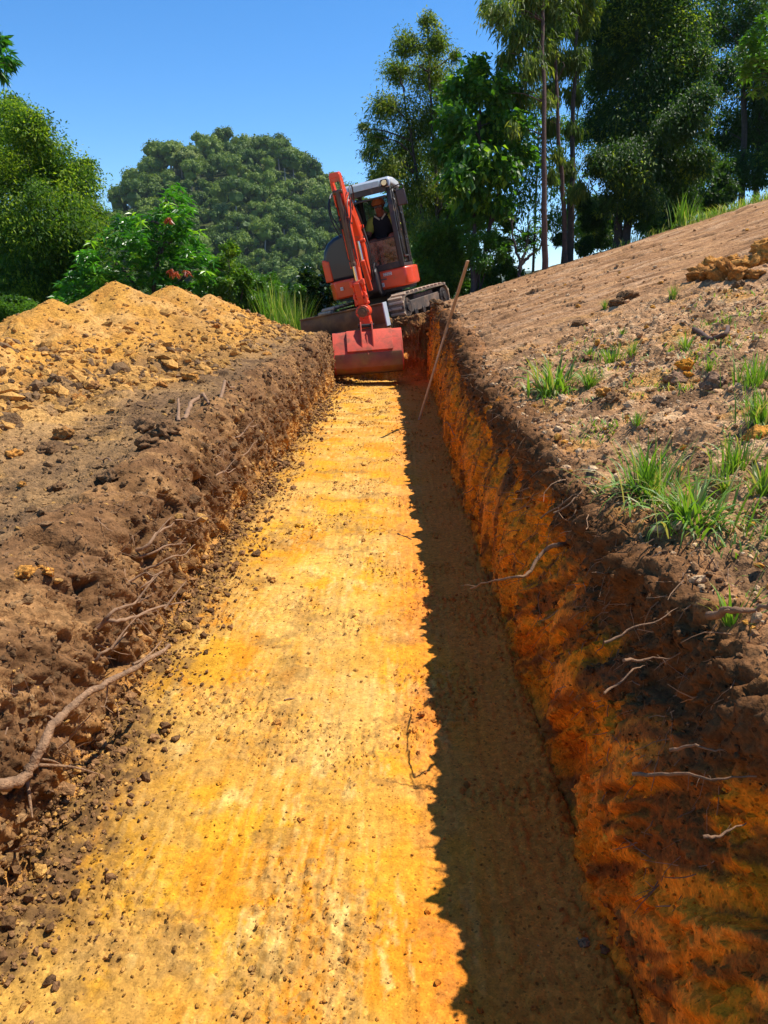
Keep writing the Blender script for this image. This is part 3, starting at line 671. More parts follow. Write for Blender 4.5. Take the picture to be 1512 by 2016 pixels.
# ---- swing post and boom
XB = -.02
m_ = MB(); m_.prism([(-.46, .50), (-.95, .52), (-1.06, .60), (-1.06, .95), (-.92, 1.02), (-.60, .90), (-.46, .88)], XB - .15, XB + .15); m_.build('swing_post', M['iron'], ex, bevel=.03, M4=Mu)
BO = [(-.90, .72), (-1.04, .80), (-1.16, 1.15), (-1.30, 1.75), (-1.48, 2.10), (-1.86, 2.28), (-1.90, 2.38), (-1.84, 2.46), (-1.42, 2.38), (-1.14, 2.10), (-.98, 1.70), (-.86, 1.20), (-.82, .82)]
m_ = MB(); m_.prism(BO, XB - .068, XB + .068); m_.build('boom', M['redarm'], ex, bevel=.014, M4=MA)
m_ = MB()
for (y, z, r_, w_) in ((-.93, .84, .05, .13), (-1.27, 1.66, .04, .14), (-1.85, 2.37, .055, .12), (-1.05, 1.95, .035, .12)):
    m_ = MB(); m_.cyl((XB - w_, y, z), (XB + w_, y, z), r_, 16); m_.build('boom_pin', M['redarm'], ex, bevel=.006, M4=MA)
m_ = MB(); m_.cyl((XB + .02, -1.16, .66), (XB + .02, -1.36, 1.28), .050, 18); bc = m_.build('boom_cylinder', M['redarm'], ex, bevel=.006, M4=MA)
m_ = MB(); m_.cyl((XB + .02, -1.34, 1.26), (XB + .02, -1.35, 1.66), .026, 14); m_.build('rod', M['chrome'], bc, M4=MA)
m_ = MB(); m_.cyl((XB, -.86, 1.93), (XB, -1.40, 2.56), .050, 18); m_.cyl((XB, -1.38, 2.54), (XB, -1.42, 2.585), .058, 18); ac = m_.build('arm_cylinder', M['redarm'], ex, bevel=.006, M4=MA)
m_ = MB(); m_.cyl((XB, -1.40, 2.56), (XB, -1.66, 2.68), .026, 14); m_.build('rod', M['chrome'], ac, M4=MA)
# ---- dipper arm
YA = -1.90
m_ = MB()
m_.prism([(YA + .06, 2.62), (YA - .10, 2.40), (YA - .14, 2.0), (YA - .10, 1.2), (YA - .06, .52), (YA + .05, .50), (YA + .09, .62), (YA + .14, 1.6), (YA + .20, 2.30), (YA + .24, 2.62)], XB - .052, XB + .052)
m_.cyl((XB - .10, YA, .55), (XB + .10, YA, .55), .060, 18); m_.cyl((XB - .13, YA + .06, 2.37), (XB + .13, YA + .06, 2.37), .055, 18)
arm = m_.build('dipper_arm', M['redarm'], ex, bevel=.012, M4=MA)
for x in (XB - .085, XB + .085):
    m_ = MB(); m_.prism([(YA - .22, 2.86), (YA - .16, 2.92), (YA - .06, 2.90), (YA + .10, 2.58), (YA + .12, 2.20), (YA + .02, 1.96), (YA - .12, 2.02), (YA - .20, 2.40)], x - .014, x + .014); m_.build('bracket_plate', M['redarm'], arm, bevel=.005, M4=MA)
m_ = MB(); m_.box((XB, YA - .17, 2.86), (.17, .09, .10)); m_.box((XB, YA - .20, 2.82), (.17, .02, .16)); m_.build('cross_plate', M['redarm'], arm, bevel=.008, M4=MA)
m_ = MB(); m_.box((XB, YA - .16, 2.08), (.20, .03, .03)); m_.build('cross_bar', M['redarm'], arm, bevel=.008, M4=MA)
for x in (XB - .105, XB + .105):
    m_ = MB(); m_.prism([(YA - .14, 1.95), (YA - .10, 1.15), (YA - .07, 1.15), (YA - .02, 1.95)], x * .75 + XB * .25 - .01, x * .75 + XB * .25 + .01); m_.build('side_strip', M['redarm'], arm, bevel=.003, M4=MA)
m_ = MB(); m_.cyl((XB, YA - .21, 2.56), (XB, YA - .20, 1.22), .048, 20); m_.cyl((XB, YA - .20, 1.26), (XB, YA - .20, 1.18), .057, 20); m_.cyl((XB - .09, YA - .21, 2.56), (XB + .09, YA - .21, 2.56), .04, 14)
kc = m_.build('bucket_cylinder', M['pipe'], ex, bevel=.006, M4=MA)
m_ = MB(); m_.cyl((XB, YA - .20, 1.20), (XB, YA - .19, .86), .030, 16); m_.build('rod', M['chrome'], kc, M4=MA)
m_ = MB(); m_.tube([(XB + .07, YA - .24, 2.3), (XB + .075, YA - .235, 1.5)], .012, 6); m_.tube([(XB - .075, YA - .24, 2.3), (XB - .07, YA - .235, 1.35), (XB - .04, YA - .24, 1.27)], .012, 6); m_.build('steel_pipe', M['iron'], kc, M4=MA)
# knuckle, links
for x in (XB - .095, XB + .095):
    m_ = MB(); m_.prism([(YA - .24, .90), (YA - .15, .92), (YA - .02, .74), (YA - .06, .66), (YA - .16, .70)], x - .016, x + .016); m_.build('rocker_link', M['redarm'], ex, bevel=.006, M4=MA)
m_ = MB(); m_.cyl((XB - .13, YA - .19, .86), (XB + .13, YA - .19, .86), .052, 18); m_.box((XB - .11, YA - .19, .86), (.06, .12, .12)); m_.box((XB + .11, YA - .19, .86), (.06, .12, .12)); m_.build('link_pin', M['redarm'], ex, bevel=.012, M4=MA)
m_ = MB(); m_.prism([(YA - .27, .86), (YA - .14, .88), (YA - .12, .42), (YA - .22, .36)], XB - .062, XB + .062); m_.build('bucket_link', M['redarm'], ex, bevel=.014, M4=MA)
m_ = MB(); m_.box((XB - .105, YA - .15, .55), (.035, .14, .24)); m_.box((XB + .105, YA - .15, .55), (.035, .14, .24)); m_.box((XB, YA - .18, .50), (.23, .08, .10)); m_.cyl((XB - .14, YA - .17, .60), (XB + .14, YA - .17, .60), .035, 14); m_.cyl((XB - .14, YA - .13, .46), (XB + .14, YA - .13, .46), .035, 14)
hit_ = m_.build('quick_hitch', M['redarm'], ex, bevel=.01, M4=MA)
m_ = MB(); m_.cyl((XB + .0, YA - .27, .30), (XB + .0, YA - .02, .30), .135, 26); m_.build('tilt_hub', M['redarm'], hit_, bevel=.012, M4=MA)
m_ = MB()
for rr, yo in ((.095, -.283), (.055, -.30)): m_.cyl((XB, YA - .27, .30), (XB, YA + yo, .30), rr, 24)
for k in range(8): a = k * math.pi / 4; m_.cyl((XB + .112 * math.cos(a), YA - .27, .30 + .112 * math.sin(a)), (XB + .112 * math.cos(a), YA - .282, .30 + .112 * math.sin(a)), .011, 8)
m_.build('hub_cap', M['steel_dirty'], hit_, bevel=.004, M4=MA)
m_ = MB(); m_.box((XB, YA - .14, .10), (.20, .20, .24)); m_.build('bucket_ear', M['redarm'], hit_, bevel=.015, M4=MA)
# hoses
def hose(pts, r=.013):
    m_ = MB(); m_.tube(smooth_path(pts, 5), r, 7); return m_.build('hose', M['hose'], ex, M4=MA)
hose([(XB - .08, -1.35, 2.44), (XB - .16, -1.55, 2.62), (XB - .22, -1.85, 2.55), (XB - .22, -2.05, 2.25), (XB - .14, -2.12, 2.0), (XB - .08, -2.12, 1.85)], .014)
hose([(XB - .06, -1.30, 2.42), (XB - .19, -1.6, 2.58), (XB - .26, -1.9, 2.44), (XB - .24, -2.05, 2.12), (XB - .13, -2.1, 1.75)], .014)
hose([(XB + .09, -1.30, 2.42), (XB + .17, -1.6, 2.66), (XB + .19, -1.95, 2.60), (XB + .17, -2.1, 2.2), (XB + .10, -2.16, 1.9), (XB + .09, -2.14, 1.6)], .013)
hose([(XB + .10, -1.16, 1.75), (XB + .14, -1.22, 1.45), (XB + .12, -1.18, 1.1), (XB + .1, -1.05, .82)], .014)
hose([(XB + .12, -1.10, 1.9), (XB + .17, -1.18, 1.5), (XB + .15, -1.12, 1.05), (XB + .16, -.9, .78)], .012)
hose([(XB - .10, -1.16, 1.75), (XB - .15, -1.2, 1.4), (XB - .12, -1.1, .9)], .012)
hose([(XB + .10, -1.35, 2.30), (XB + .15, -1.30, 2.05), (XB + .13, -1.22, 1.8)], .012)
hose([(XB - .07, -1.5, 2.2), (XB - .12, -1.62, 2.42), (XB - .13, -1.85, 2.42), (XB - .09, -2.02, 2.2), (XB - .07, -2.06, 1.9)], .011)
hose([(XB + .07, -1.5, 2.25), (XB + .12, -1.62, 2.48), (XB + .14, -1.85, 2.5), (XB + .10, -2.06, 2.25), (XB + .08, -2.1, 1.8), (XB + .085, -2.09, 1.3)], .010)
hose([(XB + .05, -1.0, .78), (XB + .12, -1.08, .95), (XB + .16, -1.0, 1.15), (XB + .14, -.85, 1.2), (XB + .10, -.62, 1.05)], .015)
hose([(XB - .05, -1.0, .78), (XB - .10, -1.1, .95), (XB - .12, -1.02, 1.15), (XB - .08, -.8, 1.2), (XB - .04, -.6, 1.05)], .015)
for (y, z) in ((YA + .02, 2.38), (YA + .04, .56), (YA - .02, 1.98)):
    for sx in (-1, 1):
        m_ = MB(); m_.cyl((XB + sx * .09, y, z), (XB + sx * .108, y, z), .022, 6); m_.build('bolt', M['iron'], ex, M4=MA)
# ---- bucket, level across the trench (built straight in the place's space)
Mw = WEX
BW = 1.07
bc0 = Matrix.Translation((-.345, 11.80, .175)) @ Matrix.Scale(.93, 4) @ Matrix.Rotation(R(-4.5), 4, 'Y') @ Matrix.Rotation(R(2), 4, 'Z')
MBk = Mw.inverted() @ bc0
shell = [(.14, .665), (.02, .66), (-.03, .63), (-.15, .47), (-.255, .33), (-.285, .22), (-.265, .11), (-.18, .03), (.0, -.01), (.28, -.02)]
inn = [(a + .022 * (1 if a < .1 else 0), b - (.02 if b > .3 else -.018)) for a, b in shell][::-1]
m_ = MB(); m_.prism(shell[:5] + inn[-5:], -BW / 2, BW / 2); bk = m_.build('bucket', M['bucket'], ex, bevel=.004, M4=MBk)
m_ = MB(); m_.prism(shell[4:] + inn[:-4], -BW / 2, BW / 2); m_.build('bucket_heel', mat_simple('scraped_bucket_paint', (.27, .075, .04), .6, var=.35, scale=6, dirt=(.30, .17, .06), dirt_amt=.6, dscale=4, bump=.002), bk, bevel=.004, M4=MBk)
for sx in (-1, 1):
    m_ = MB(); m_.prism(shell + [(.34, .06), (.22, .5)], sx * (BW / 2 + .011) - .011, sx * (BW / 2 + .011) + .011); m_.build('side_plate', M['bucket'], bk, bevel=.003, M4=MBk)
m_ = MB(); m_.box((0, .27, -.03), (BW + .03, .14, .025)); m_.build('cutting_edge', M['steel_dirty'], bk, bevel=.004, M4=MBk)
for x0 in (-.10, .08):
    m_ = MB(); m_.prism([(.10, .66), (.08, .80), (-.06, .80), (-.16, .60), (-.25, .36), (-.12, .50)], x0, x0 + .022); m_.build('mounting_ear', M['bucket'], bk, bevel=.006, M4=MBk)
m_ = MB(); m_.prism([(.02, .662), (-.05, .625), (-.245, .355), (-.262, .37), (-.065, .642), (.02, .68)], -.33, .40); m_.build('wear_plate', M['bucket'], bk, bevel=.004, M4=MBk)
m_ = MB(); m_.prism([(-.03, .64), (-.12, .60), (-.285, .30), (-.25, .33)], -.012, .012); m_.build('rib', M['bucket'], bk, bevel=.004, M4=MBk)
m_ = MB(); m_.cyl((-.13, 0, .74), (.13, 0, .74), .03, 14); m_.build('bucket_pin', M['iron'], bk, M4=MBk)

# ================================================================== OPERATOR
def skin_body(name, chains, mat, parent=None, M4=None, sub=2, root=0, label=None):
    """chains: lists of (point, radius); first point of a chain may be an index into the points made so far"""
    pts, rad, ed = [], [], []
    for ch in chains:
        prev = None
        for it in ch:
            if isinstance(it, int): prev = it; continue
            p, r_ = it; pts.append(p); rad.append(r_ if isinstance(r_, tuple) else (r_, r_)); i = len(pts) - 1
            if prev is not None: ed.append((prev, i))
            prev = i
    me = bpy.data.meshes.new(name); me.from_pydata([tuple(p) for p in pts], ed, []); me.update()
    if M4 is not None: me.transform(M4)
    o = bpy.data.objects.new(name, me); C.objects.link(o)
    sk = o.modifiers.new('skin', 'SKIN'); sk.use_smooth_shade = True
    for i, r_ in enumerate(rad): me.skin_vertices[0].data[i].radius = r_
    me.skin_vertices[0].data[root].use_root = True
    ss = o.modifiers.new('subsurf', 'SUBSURF'); ss.levels = sub; ss.render_levels = sub
    me.materials.append(mat)
    if parent: o.parent = parent
    return o
skin = mat_simple('weathered_skin', (.30, .09, .05), .55, var=.1, scale=20)
shirt_m = mat_simple('navy_polo', (.008, .009, .016), .85); hi = mat_simple('yellow_sleeve', (.42, .44, .06), .8)
PX = .235
def T(x, y, z): return (PX + x, y, z)
ch = [[(T(0, .14, 1.40), (.15, .12)), (T(0, .10, 1.56), (.15, .11)), (T(0, .05, 1.72), (.17, .115)), (T(0, .01, 1.83), (.10, .09)), (T(.01, -.03, 1.90), .068), (T(.01, -.07, 1.96), (.080, .095)), (T(.01, -.06, 2.04), (.095, .115)), (T(.01, -.04, 2.11), (.075, .095))],
      [5, (T(.01, -.185, 1.985), .020)],
      [6, (T(.105, -.05, 2.02), .017)], [6, (T(-.085, -.05, 2.02), .017)],
      [2, (T(-.17, .04, 1.79), .075), (T(-.25, .00, 1.66), .062), (T(-.29, -.06, 1.54), .055), (T(-.30, -.18, 1.555), .045), (T(-.31, -.25, 1.59), (.036, .026))],
      [15, (T(-.34, -.275, 1.615), .013), (T(-.33, -.29, 1.59), .011)], [15, (T(-.315, -.285, 1.62), .013), (T(-.305, -.305, 1.595), .011)], [15, (T(-.29, -.28, 1.615), .013), (T(-.28, -.30, 1.59), .011)], [15, (T(-.27, -.27, 1.60), .011), (T(-.265, -.285, 1.58), .010)], [15, (T(-.34, -.24, 1.58), .013), (T(-.32, -.25, 1.56), .011)],
      [2, (T(.17, .04, 1.79), .075), (T(.25, .00, 1.66), .062), (T(.28, -.06, 1.54), .055), (T(.28, -.18, 1.555), .045), (T(.27, -.25, 1.59), (.036, .026))],
      [30, (T(.30, -.275, 1.615), .013), (T(.29, -.29, 1.59), .011)], [30, (T(.28, -.285, 1.62), .013), (T(.27, -.305, 1.595), .011)], [30, (T(.255, -.28, 1.615), .013), (T(.25, -.30, 1.59), .011)], [30, (T(.235, -.27, 1.60), .011), (T(.23, -.285, 1.58), .010)], [30, (T(.30, -.24, 1.58), .013), (T(.28, -.25, 1.56), .011)],
      [0, (T(-.10, .02, 1.38), .105), (T(-.15, -.20, 1.41), .092), (T(-.19, -.38, 1.42), .072), (T(-.19, -.42, 1.22), .062), (T(-.18, -.42, 1.05), .042), (T(-.18, -.50, 1.02), .038)],
      [0, (T(.10, .02, 1.38), .105), (T(.16, -.20, 1.43), .092), (T(.20, -.38, 1.46), .074), (T(.20, -.43, 1.24), .064), (T(.19, -.42, 1.05), .042), (T(.19, -.50, 1.02), .038)]]
def rings(name, rs, mat, parent, n=22, cap=True):
    """garment: closed stack of elliptic rings (cx,cy,cz, rx, ry, tilt direction along path)"""
    V, F = [], []
    for i, (c, rx_, ry_) in enumerate(rs):
        c = Vector(c); t = (Vector(rs[min(i + 1, len(rs) - 1)][0]) - Vector(rs[max(i - 1, 0)][0])).normalized()
        a = Vector((1, 0, 0)); a = (a - t * a.dot(t)).normalized(); b_ = t.cross(a)
        for k in range(n):
            q = 2 * math.pi * k / n; w = 1 + .05 * math.sin(3 * q + i * 1.7) + .03 * math.sin(7 * q + i); V.append(tuple(c + a * math.cos(q) * rx_ * w + b_ * math.sin(q) * ry_ * w))
    for i in range(len(rs) - 1):
        for k in range(n): F.append((i * n + k, i * n + (k + 1) % n, (i + 1) * n + (k + 1) % n, (i + 1) * n + k))
    m_ = MB(); m_._add(V, F); return m_.build(name, mat, parent, M4=Mu, angle=180)
person = skin_body('person', ch, skin, None, Mu)
person.location = ex.location; person.rotation_euler = ex.rotation_euler; person.scale = (.95, .95, .93)
tag(person, 'person in orange cap, sunglasses, navy shirt with yellow sleeves, seated in the excavator cab', 'person')
rings('shirt', [(T(0, .14, 1.40), .185, .15), (T(0, .13, 1.50), .19, .155), (T(0, .09, 1.62), .195, .155), (T(0, .05, 1.74), .215, .15), (T(0, .03, 1.80), .215, .135), (T(0, .02, 1.85), .16, .115), (T(.005, .0, 1.885), .095, .09)], shirt_m, person)
for sx in (-1, 1):
    rings('sleeve', [(T(sx * .13, .05, 1.80), .085, .095), (T(sx * .19, .035, 1.775), .088, .09), (T(sx * .235, .01, 1.70), .082, .082), (T(sx * .265, -.015, 1.62), .078, .078)], hi, person)
    rings('shorts_leg', [(T(sx * .08, .08, 1.39), .13, .125), (T(sx * .125, -.10, 1.40), .118, .118), (T(sx * .165, -.27, 1.425 + .02 * (sx > 0)), .104, .104), (T(sx * .18, -.33, 1.43 + .025 * (sx > 0)), .10, .10)], shirt_m, person)
rings('shorts', [(T(0, .16, 1.32), .18, .14), (T(0, .15, 1.38), .20, .16), (T(0, .14, 1.47), .192, .158)], shirt_m, person)
m_ = MB(); m_.tube([T(.01, -.055, 2.045), T(.01, -.05, 2.09), T(.01, -.04, 2.135), T(.01, -.03, 2.16)], [.125, .122, .09, .025], 22); m_.prism([(PX - .085, -.14), (PX - .06, -.235), (PX + .01, -.26), (PX + .08, -.235), (PX + .105, -.14)], 2.035, 2.055, 'z')
m_.build('cap', mat_simple('orange_cap', (.50, .15, .03), .8), person, bevel=.006, M4=Mu)
m_ = MB(); m_.box(T(-.03, -.170, 2.01), (.062, .03, .038)); m_.box(T(.05, -.170, 2.01), (.062, .03, .038)); m_.box(T(.01, -.18, 2.02), (.035, .014, .012)); m_.box(T(-.095, -.11, 2.015), (.01, .14, .012)); m_.box(T(.115, -.11, 2.015), (.01, .14, .012))
m_.build('sunglasses', M['ink'], person, bevel=.008, M4=Mu)
m_ = MB(); m_.prism([(PX - .08, 1.88), (PX - .005, 1.80), (PX - .02, 1.78), (PX - .10, 1.86)], -.135, -.115, 'y'); m_.prism([(PX + .10, 1.88), (PX + .015, 1.80), (PX + .03, 1.78), (PX + .115, 1.86)], -.135, -.115, 'y'); m_.build('collar', mat_simple('pale_collar', (.5, .5, .4), .8), person, M4=Mu)
for x in (PX - .18, PX + .19):
    skin_body('boot', [[((x, -.40, 1.10), .05), ((x, -.42, 1.02), .05), ((x, -.52, .995), .045), ((x, -.60, .99), .035)]], mat_simple('tan_boot', (.16, .09, .04), .8), person, Mu, sub=1)
# ================================================================== VEGETATION
M['bark'] = mat_simple('dark_bark', (.055, .038, .028), .9, var=.35, scale=14, bump=.01)
M['bark_red'] = mat_simple('red_brown_bark', (.10, .05, .035), .9, var=.35, scale=14, bump=.01)
M['l_acacia'] = mat_leaf('feathery_leaf', (.025, .075, .009), (.14, .26, .02), .55, .5, .3, (.28, .38, .03))
M['l_mango'] = mat_leaf('long_glossy_leaf', (.022, .11, .012), (.10, .32, .022), .32, .42, .6, (.24, .46, .03))
M['l_red'] = mat_leaf('new_red_leaf', (.30, .05, .02), (.45, .10, .03), .4, .3, .5)
M['l_dark'] = mat_leaf('dense_dark_leaf', (.014, .045, .008), (.075, .155, .020), .5, .42, .35, (.24, .32, .03))
M['l_euc'] = mat_leaf('hanging_leaf', (.045, .10, .016), (.20, .27, .032), .5, .5, .35, (.28, .32, .06))
M['l_big'] = mat_leaf('broad_leaf', (.022, .09, .010), (.11, .26, .018), .45, .52, .4, (.22, .38, .03))
M['l_shrub'] = mat_leaf('shrub_leaf', (.03, .10, .010), (.15, .29, .022), .45, .5, .45, (.22, .32, .03))
M['l_gloss'] = mat_leaf('waxy_leaf', (.014, .045, .010), (.05, .10, .018), .22, .2, .8, (.22, .28, .03))
M['l_bright'] = mat_leaf('bright_leaf', (.04, .12, .012), (.11, .26, .02), .4, .4, .5)
M['l_forest'] = mat_leaf('forest_leaf', (.055, .11, .014), (.22, .30, .038), .6, .25, .25, (.28, .32, .09))
M['grass'] = mat_leaf('grass_blade', (.08, .18, .02), (.22, .38, .04), .5, .35, .4, (.36, .33, .12))
M['tallgrass'] = mat_leaf('tall_grass_blade', (.08, .18, .02), (.17, .34, .035), .5, .4, .4, (.40, .42, .14))

def leaf_mesh(name, cen, direc, nrm, length, width, mat, parent, tint, bend=.25):
    """each leaf: folded 6-point blade (2 quads)"""
    n = len(cen); direc = direc / np.linalg.norm(direc, axis=1, keepdims=True)
    side = np.cross(direc, nrm); side /= np.maximum(np.linalg.norm(side, axis=1, keepdims=True), 1e-6); up = np.cross(side, direc)
    L = np.asarray(length).reshape(-1, 1) * np.ones((n, 1)); W = np.asarray(width).reshape(-1, 1) * np.ones((n, 1))
    drop = np.array([0, 0, -1.0])[None] * L * bend
    a = cen; m1 = cen + direc * L * .42; tip = cen + direc * L + drop
    V = np.stack([a, m1 + side * W * .5 + up * W * .10 + drop * .2, tip, m1 - side * W * .5 + up * W * .10 + drop * .2], 1).reshape(-1, 3)
    F = np.arange(4 * n).reshape(-1, 4)
    return mesh_np(name, V, F, mat, parent, smooth=False, tint=tint)
def crown_points(blobs, n, D, spread, shell=.45, clumps=9, csize=.33, hang=.05):
    clumps = int(clumps * 1.9); csize = csize * .95
    """blobs (px,py,rpx[,dD]) -> leaf positions grouped in clumps inside solid rounded volumes of real depth"""
    w = np.array([b[2] ** 2 for b in blobs], float); w /= w.sum(); P_, I_ = [], []
    cid = 0
    for b, k in zip(blobs, (w * n).astype(int)):
        dd = D + (b[3] if len(b) > 3 else rng.uniform(-.5, .5) * spread); c = np.array(P(b[0], b[1], dd)); r_ = b[2] / FPX * dd
        nc = max(3, int(clumps * (1 + r_ * .5)))
        d = rng.normal(size=(nc, 3)); d /= np.linalg.norm(d, axis=1, keepdims=True)
        rad = r_ * (shell + (1 - shell) * rng.random((nc, 1))) * .85
        cc = c + d * rad * np.array([1, 1, .9]); pick = rng.integers(0, nc, k); cs_ = csize * rng.uniform(.45, 1.6, nc)
        q = rng.normal(size=(k, 3)); q /= np.linalg.norm(q, axis=1, keepdims=True); q *= rng.random((k, 1)) ** .45
        tl = np.zeros((k, 3)); tl[:, 2] = -rng.exponential(size=k) * r_ * hang
        P_.append(cc[pick] + q * (r_ * cs_[pick])[:, None] * np.array([1, 1, .75]) + tl + rng.normal(size=(k, 3)) * r_ * .10); I_.append(pick + cid); cid += nc
    return np.concatenate(P_), np.concatenate(I_), cid
def foliage(name, blobs, n, D, spread, L, W, mat, parent, droop=.0, jit=.9, bend=.25, hi_frac=.0, **kw):
    if droop > .4: kw = dict(kw, hang=.17)
    n = int(n * 1.6); W = W * 1.25
    p, ids, nc = crown_points(blobs, n, D, spread, **kw); n = len(p)
    cen = p.mean(0); out = p - cen; out[:, 2] *= .6; out /= np.maximum(np.linalg.norm(out, axis=1, keepdims=True), 1e-6)
    d = out * .5 + rng.normal(size=(n, 3)) * jit * .6; d[:, 2] -= droop
    nr = rng.normal(size=(n, 3)) * .5 + np.array([0, 0, 1.0])
    ct = rng.random(nc); tint = np.clip(.22 + .30 * ct[ids] + rng.normal(size=n) * .13, 0, .92)
    topness = (p[:, 2] - p[:, 2].min()) / max(1e-6, np.ptp(p[:, 2]))
    hc = rng.random(nc) < hi_frac
    tint = np.where(hc[ids] & (rng.random(n) < .7), 1.0, tint)
    ls = L * rng.uniform(.65, 1.25, n)
    return leaf_mesh(name, p, d, nr, ls, ls * (W / L), mat, parent, tint, bend)
def trunk_mesh(paths, name, mat, parent, n=9):
    m_ = MB()
    for pts, r0, r1 in paths:
        q = smooth_path(pts, 5); k = len(q)
        q = [p + Vector((rng.normal() * .012, rng.normal() * .012, 0)) * (1 if 0 < i < k - 1 else 0) for i, p in enumerate(q)]
        m_.tube(q, [r0 + (r1 - r0) * (i / (k - 1)) ** .8 for i in range(k)], n)
    return m_.build(name, mat, parent, angle=80)
def limbs(base_pts, blobs, D, r0=.05, per=1):
    """limbs from the trunk into each blob"""
    out = []
    for b in blobs:
        for _ in range(per):
            dd = D + (b[3] if len(b) > 3 else 0); t = P(b[0] + rng.uniform(-.3, .3) * b[2], b[1] + rng.uniform(-.4, .3) * b[2], dd)
            k = rng.integers(1, len(base_pts)) if len(base_pts) > 1 else 0
            cands = [q for q in base_pts if q.z < t.z - .2] or [base_pts[0]]
            s = min(cands, key=lambda q: (q - t).length); mid = s.lerp(t, .5) + Vector((0, 0, -.08 * (t - s).length)) * -1
            out.append(([s, mid + Vector((rng.normal() * .08, rng.normal() * .08, 0)), t], r0, r0 * .25))
    return out
def tree(name, label, cat, D, blobs, n, L, W, leafmat, trunk=None, bark='bark', r=(.09, .04), spread=1.2, droop=0., group=None, limb_r=.03, base=None, perl=1, **kw):
    """trunk: list of pixel paths [(px,py),...] from the foot upward"""
    bx_, by_ = (trunk[0][0] if trunk else (blobs[0][0], blobs[0][1]))
    f = P(bx_, by_, D); gzv = float(surf(np.array([f.x]), np.array([f.y]))[0])
    root = empty(name, (f.x, f.y, gzv)); tag(root, label, cat, group)
    off = Matrix.Translation(-Vector(root.location))
    paths = []; alltr = []
    for tp in (trunk or []):
        q = [P(a, b_, D + .15 * rng.normal()) for a, b_ in tp]
        if abs(q[0].z - gzv) > .02: q[0] = Vector((q[0].x, q[0].y, gzv - .1)) if tp is trunk[0] or True else q[0]
        sp = smooth_path(q, 6); alltr += sp; paths.append((q, r[0], r[1]))
    if alltr and limb_r: paths += limbs(alltr, blobs, D, limb_r, perl)
    if paths:
        t = trunk_mesh(paths, 'trunk', M[bark], root); t.data.transform(off)
    fo = foliage('crown', blobs, n, D, spread, L, W, M[leafmat], root, droop, **kw); fo.data.transform(off)
    return root

# ---- left side
tree('wattle_tree', 'big dark green feathery-leaved tree rising at the left edge of the photo', 'tree', 17,
     [(20, 240, 55), (60, 265, 55), (115, 330, 58), (150, 365, 50), (40, 340, 80), (95, 430, 85), (150, 460, 60), (30, 470, 80), (95, 540, 75), (170, 420, 38), (-70, 320, 110), (-70, 480, 120), (160, 530, 45), (25, 205, 28), (168, 330, 26), (20, 560, 80), (185, 470, 30), (-40, 590, 80), (60, 590, 50)],
     110000, .085, .028, 'l_acacia', [[(60, 700), (70, 520), (60, 380), (50, 280)], [(65, 640), (120, 500), (140, 400)]], r=(.14, .04), spread=2.6, hi_frac=.4, csize=.52, clumps=16, droop=.15)
tree('overhanging_branch', 'leafy branch tip poking in at the upper left corner against the sky', 'tree', 9,
     [(4, 75, 12), (12, 120, 20), (-20, 100, 30), (0, 140, 14), (-70, 130, 60), (-60, 60, 40)], 1500, .11, .03, 'l_mango', [[(-330, 900), (-260, 500), (-120, 200), (-40, 120)]], r=(.10, .02), spread=.6, droop=.3, limb_r=.012)
mango_bl = [(345, 395, 34), (345, 430, 40), (300, 445, 38), (250, 470, 45), (360, 475, 45), (285, 480, 40), (195, 515, 45), (300, 525, 60), (385, 525, 42), (150, 562, 36), (230, 575, 55), (330, 580, 55), (405, 565, 30), (125, 600, 25), (180, 600, 40), (262, 430, 18), (330, 385, 16), (400, 500, 26)]
def whorls(name, blobs, D, spread, nper, leaves, L, W, mat, parent, droop=.35, red=0):
    cs = []
    for b in blobs:
        c = np.array(P(b[0], b[1], D + rng.uniform(-.5, .5) * spread)); r_ = b[2] / FPX * D
        k = max(3, int(nper * (b[2] / 40) ** 2)); d = rng.normal(size=(k, 3)); d /= np.linalg.norm(d, axis=1, keepdims=True)
        cs.append(c + d * r_ * (.45 + .6 * rng.random((k, 1))))
    cs = np.concatenate(cs); n = len(cs); cc = cs.mean(0)
    cen = np.repeat(cs, leaves, 0); az = np.tile(np.arange(leaves) * 2.399, n) + np.repeat(rng.random(n) * 6, leaves)
    el = rng.uniform(-.5, .75, n * leaves)
    d = np.stack([np.cos(az) * np.cos(el), np.sin(az) * np.cos(el), np.sin(el)], 1)
    cen = cen - np.array([0, 0, 1.0]) * rng.random((len(cen), 1)) * L * .5
    nr = np.tile([0, 0, 1.0], (len(cen), 1)) + rng.normal(size=(len(cen), 3)) * .25
    tn = np.repeat(np.clip(rng.normal(.4, .22, n), 0, .92), leaves) + rng.normal(size=len(cen)) * .08
    top = np.repeat(rng.random(n) < .12, leaves); tn = np.where(top, 1.0, np.clip(tn, 0, .92))
    ls = L * rng.uniform(.7, 1.2, len(cen))
    return leaf_mesh(name, cen, d, nr, ls, ls * W / L, mat, parent, tn, droop)
